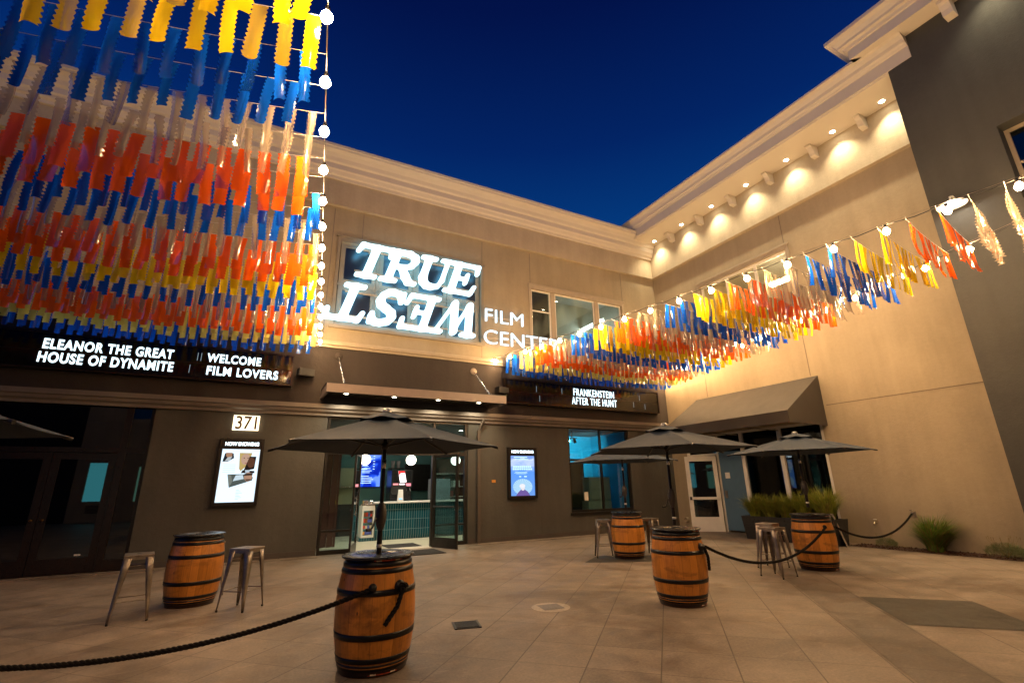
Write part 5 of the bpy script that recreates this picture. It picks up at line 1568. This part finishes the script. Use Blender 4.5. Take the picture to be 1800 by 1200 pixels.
    # tie strap ring on one gore
    ring = [Vector((0.72 + 0.045 * math.cos(a), 0.3, top - 0.2 + 0.075 + 0.05 * math.sin(a))) for a in [k * PI / 8 for k in range(17)]]
    mb = MB(); mb.tube([p + Vector((0, 0, -0.055)) for p in ring], 0.011, 6, cap=False); mb.build("tie_strap", M_BLKS, t)
    return t
u0 = make_umbrella()
UMB = [((1.15, 4.90), 36, -0.03, 0.985, "nearest black parasol, standing in the front centre barrel before the cinema doors"),
       ((5.20, 5.14), 0, 0.03, 1.02, "black parasol in the barrel in front of the white door"),
       ((7.36, 8.66), 18, 0.07, 1.05, "black parasol in the farthest barrel, half hidden behind another parasol"),
       ((9.14, 5.70), 6, 0.10, 1.08, "dark parasol in the rightmost barrel, in front of the planter"),
       ((-2.30, 4.55), 30, 0.02, 1.0, "black parasol at the far left, only its tip in view")]
for i, ((x, y), ang, dz, sc, lab) in enumerate(UMB):
    o = u0 if i == 0 else copy_tree(u0)
    o.location = (x, y, dz if i != 4 else dz); o.rotation_euler = (0, 0, R(ang)); o.scale = (sc, sc, 1)
    o["label"] = lab; o["group"] = "black parasols over the barrels"

# ------------------------------------------------------------------ stools
def make_stool():
    t = thing("bar_stool", "x", "stool")
    H = 0.76; s = 0.155; f = 0.205
    mb = MB(); mb.bbox(-s, -s, H - 0.022, s, s, H, 0.01)
    mb.box(-s + 0.004, -s + 0.004, H - 0.06, s - 0.004, -s + 0.007, H - 0.02); mb.box(-s + 0.004, s - 0.007, H - 0.06, s - 0.004, s - 0.004, H - 0.02)
    mb.box(-s + 0.004, -s + 0.008, H - 0.06, -s + 0.007, s - 0.008, H - 0.02); mb.box(s - 0.007, -s + 0.008, H - 0.06, s - 0.004, s - 0.008, H - 0.02)
    mb.lathe([(0.0, H + 0.0006), (0.03, H + 0.0006)], 14, 1)
    mb.build("seat", [M_GUN, M_BLK], t)
    for sx in (-1, 1):
        for sy in (-1, 1):
            mb = MB()
            # folded sheet leg: wide at the seat, narrow at the foot, L section rounded over the corner
            rows = []
            for k in range(6):
                v = k / 5
                cx = sx * (s - 0.004 + (f - s) * v); cy = sy * (s - 0.004 + (f - s) * v); z = (H - 0.035) * (1 - v) + 0.012 * v
                w_ = 0.085 * (1 - v) + 0.022 * v
                c_ = 0.014
                rows.append([(cx - sx * w_, cy, z), (cx - sx * w_ * 0.55, cy + sy * 0.004, z), (cx - sx * c_, cy, z), (cx - sx * 0.003, cy - sy * 0.003, z), (cx, cy - sy * c_, z), (cx + sx * 0.004, cy - sy * w_ * 0.55, z), (cx, cy - sy * w_, z)])
            vs = [p for r_ in rows for p in r_]
            fs = [(k * 7 + i, k * 7 + i + 1, (k + 1) * 7 + i + 1, (k + 1) * 7 + i) for k in range(5) for i in range(6)]
            mb.add(vs, fs, 0, True)
            lg = mb.build("leg", M_GUN, t)
            m_ = lg.modifiers.new("sheet", "SOLIDIFY"); m_.thickness = 0.003
            mb = MB(); mb.lathe([(0.0, 0.0), (0.013, 0.0), (0.014, 0.02), (0.008, 0.024), (0, 0.024)], 10, M=Matrix.Translation((sx * (f - 0.014), sy * (f - 0.014), 0))); mb.build("rubber_foot", M_BLK, lg)
    zc = 0.24
    q = s + (f - s) * (1 - zc / H) - 0.012
    for k in range(4):
        M = Matrix.Rotation(k * PI / 2, 4, "Z")
        mb = MB(); mb.tube([M @ Vector((-q, -q, zc)), M @ Vector((q, -q, zc))], 0.007, 6); mb.build("crossbar", M_GUN, t)
    zc = 0.62
    mb = MB(); mb.tube([(-s, -s, zc), (s, s, zc)], 0.006, 6); mb.tube([(-s, s, zc + 0.013), (s, -s, zc + 0.013)], 0.006, 6); mb.build("brace", M_GUN, t)
    return t
s0 = make_stool()
STO = [((-1.14, 8.12), 8, "metal stool left of the barrel near the dark storefront"),
       ((0.08, 8.02), -38, "metal stool right of the barrel near the dark storefront"),
       ((-0.42, 9.30), 20, "metal stool mostly hidden behind the barrel near the dark storefront"),
       ((7.92, 5.64), 2, "metal stool standing left of the rightmost barrel, behind the sagging rope"),
       ((8.62, 6.22), 12, "metal stool tucked between the rightmost barrel and the planter"),
       ((7.02, 9.06), -30, "metal stool left of the farthest barrel, by the turquoise window"),
       ((8.05, 8.72), 15, "metal stool right of the farthest barrel")]
for i, ((x, y), a, lab) in enumerate(STO):
    o = s0 if i == 0 else copy_tree(s0)
    o.location = (x, y, 0); o.rotation_euler = (0, 0, R(a)); o["label"] = lab; o["group"] = "metal bar stools"

# ------------------------------------------------------------------ planter and plants
pl = thing("planter", "long black tapered planter box full of grasses under the awning", "planter", (12.32, 7.15, 0))
mb = MB()
a = [(0.06, 0.05, 0), (0.56, 0.05, 0), (0.56, 2.45, 0), (0.06, 2.45, 0)]; b = [(0, 0, 0.60), (0.62, 0, 0.60), (0.62, 2.5, 0.60), (0, 2.5, 0.60)]
b2 = [(0.03, 0.03, 0.60), (0.59, 0.03, 0.60), (0.59, 2.47, 0.60), (0.03, 2.47, 0.60)]; c2_ = [(0.04, 0.04, 0.52), (0.58, 0.04, 0.52), (0.58, 2.46, 0.52), (0.04, 2.46, 0.52)]
mb.add(a + b + b2 + c2_, [(0, 3, 2, 1)] + [(i, (i + 1) % 4, 4 + (i + 1) % 4, 4 + i) for i in range(4)] + [(4 + i, 4 + (i + 1) % 4, 8 + (i + 1) % 4, 8 + i) for i in range(4)] + [(8 + i, 8 + (i + 1) % 4, 12 + (i + 1) % 4, 12 + i) for i in range(4)])
mb.build("box", M_BLKS, pl)
mb = MB(); mb.quad((0.042, 0.042, 0.54), (0.578, 0.042, 0.54), (0.578, 2.458, 0.54), (0.042, 2.458, 0.54)); mb.build("soil", M_MULCH, pl)
M_GRS = blades_mat("grass blades", (0.13, 0.18, 0.02), (0.38, 0.38, 0.05))
M_GRS2 = blades_mat("wall grass", (0.06, 0.14, 0.02), (0.20, 0.27, 0.04))
M_STRAW = blades_mat("straw", (0.16, 0.11, 0.03), (0.30, 0.22, 0.07))
M_LAV = blades_mat("shrub leaves", (0.08, 0.12, 0.045), (0.19, 0.20, 0.08))
def grass(name, loc, n, h, spread, lean, rn, label, group, straw=0.12, mat=M_GRS, foot=0.16):
    mb = MB()
    for k in range(n):
        a = rn.uniform(0, 2 * PI); r0 = foot * math.sqrt(rn.random())
        bx, by = r0 * math.cos(a), r0 * math.sin(a)
        a2 = a + rn.gauss(0, 0.7)
        L = h * rn.uniform(0.6, 1.15)
        out_ = spread * rn.uniform(0.25, 1.1)
        w_ = rn.uniform(0.004, 0.0095)
        pts = []
        for j in range(6):
            v = j / 5
            rr = out_ * v ** 1.7
            z = L * (v - 0.30 * v * v * v * (out_ / spread))
            pts.append(Vector((bx + rr * math.cos(a2) + lean[0] * v * v * L, by + rr * math.sin(a2) + lean[1] * v * v * L, z)))
        sd = Vector((-math.sin(a2), math.cos(a2), 0))
        vs = []
        for j, p in enumerate(pts):
            ww = w_ * (1 - (j / 5) ** 2) + 0.0006
            vs += [p - sd * ww, p + sd * ww]
        mb.add(vs, [(2 * j, 2 * j + 1, 2 * j + 3, 2 * j + 2) for j in range(5)], 1 if rn.random() < straw else 0)
    o = mb.build(name, [mat, M_STRAW], None, loc)
    return tag(o, label, "grass plant", group)
rn = random.Random(5)
G_ = "ornamental grasses in the planter"
for y, h, lab in ((9.35, 0.52, "grass clump at the left end of the black planter"), (8.90, 0.50, "second grass clump from the left end of the black planter"), (8.42, 0.54, "middle grass clump of the black planter"), (7.95, 0.58, "second grass clump from the right end of the black planter, behind the parasol pole"), (7.42, 0.68, "tallest grass clump, at the right end of the black planter")):
    grass("ornamental_grass", (12.60, y, 0.535), 700, h * 1.32, 0.50, (0, 0), rn, lab, G_, 0.1)
grass("grass_tuft", (13.18, 5.60, 0.0), 900, 0.78, 0.56, (0.0, -0.12), rn, "big arching green grass tuft against the beige wall, below the rope hook", None, 0.22, M_GRS2, 0.14)
def shrub(name, loc, rad, h, n, rn, label, stems=6):
    mb = MB()
    for k in range(n):
        a = rn.uniform(0, 2 * PI); e = rn.random() ** 0.6
        r = rad * math.sqrt(rn.random())
        z = h * (0.12 + 0.88 * e) * math.sqrt(max(0.05, 1 - (r / rad) ** 2 * 0.8))
        p = Vector((r * math.cos(a), r * math.sin(a), z))
        d = Vector((math.cos(a) * 0.6 + rn.gauss(0, .4), math.sin(a) * 0.6 + rn.gauss(0, .4), 1.0)).normalized()
        L = rn.uniform(0.03, 0.07); s = d.orthogonal().normalized() * rn.uniform(0.003, 0.006)
        mb.add([p - s, p + s, p + d * L + s * 0.3, p + d * L - s * 0.3], [(0, 1, 2, 3)], 0)
    o = bpy.data.objects.new(name, None); o.location = loc; link(o)
    tag(o, label, "shrub")
    mb.build("leaves", M_LAV, o)
    mb = MB()
    for k in range(stems):
        a = rn.uniform(0, 2 * PI)
        mb.tube([(0, 0, 0.0), (rad * 0.4 * math.cos(a), rad * 0.4 * math.sin(a), h * 0.7), (rad * 0.8 * math.cos(a), rad * 0.8 * math.sin(a), h * rn.uniform(1.2, 1.9))], [0.004, 0.003, 0.0015], 5)
        mb.tube([(rad * 0.8 * math.cos(a), rad * 0.8 * math.sin(a), h * 1.25), (rad * 0.82 * math.cos(a), rad * 0.82 * math.sin(a), h * 1.5)], [0.002, 0.005], 5)
    mb.build("stems", M_STRAW, o)
    return o
shrub("small_shrub", (13.14, 6.52, 0), 0.20, 0.20, 900, rn, "small low rounded shrub near the hose tap", 4)
shrub("small_shrub", (13.14, 4.45, 0), 0.30, 0.26, 1400, rn, "low flowering shrub at the right end of the mulch strip", 9)
# bits of bark in the mulch
mb = MB()
for k in range(700):
    x, y = rn.uniform(12.80, 13.46), rn.uniform(1.2, 7.2)
    a = rn.uniform(0, PI); L = rn.uniform(0.015, 0.045); w_ = L * 0.4
    M = Matrix.Translation((x, y, rn.uniform(0.008, 0.02))) @ Matrix.Rotation(a, 4, "Z") @ Matrix.Rotation(rn.gauss(0, 0.4), 4, "X") @ Matrix.Rotation(rn.gauss(0, .3), 4, "Y")
    mb.box(-L / 2, -w_ / 2, 0, L / 2, w_ / 2, 0.006, 0, M)
tag(mb.build("bark_mulch", paint("bark", (0.055, 0.020, 0.010), 0.9, 0, 0.6, 40)), "brown bark chips along the foot of the beige wall", "mulch", None, "stuff")
# a-frame board behind the right barrel
t = thing("sandwich_board", "small dark sandwich board with a pale edge behind the rightmost barrel", "sign board", (12.62, 7.34, 0), R(-58))
for s_ in (-1, 1):
    M = Matrix.Translation((s_ * 0.20, 0, 0)) @ Matrix.Rotation(R(-14) * s_, 4, "Y")
    mb = MB(); mb.box(-0.014, -0.2, 0.0, 0.014, 0.2, 0.74, 0, M)
    p_ = mb.build("board", M_BLKS, t)
    mb = MB()
    for a_, b_, c_, d_ in ((-0.215, -0.201, 0, 0.75), (0.201, 0.215, 0, 0.75), (-0.2, 0.2, 0.742, 0.756)):
        mb.box(-0.018, a_, c_, 0.018, b_, d_, 0, M)
    mb.build("board_edge", W("board edge", (0.24, 0.2, 0.15)), p_)
# bits of litter glass on the ground left are real specks
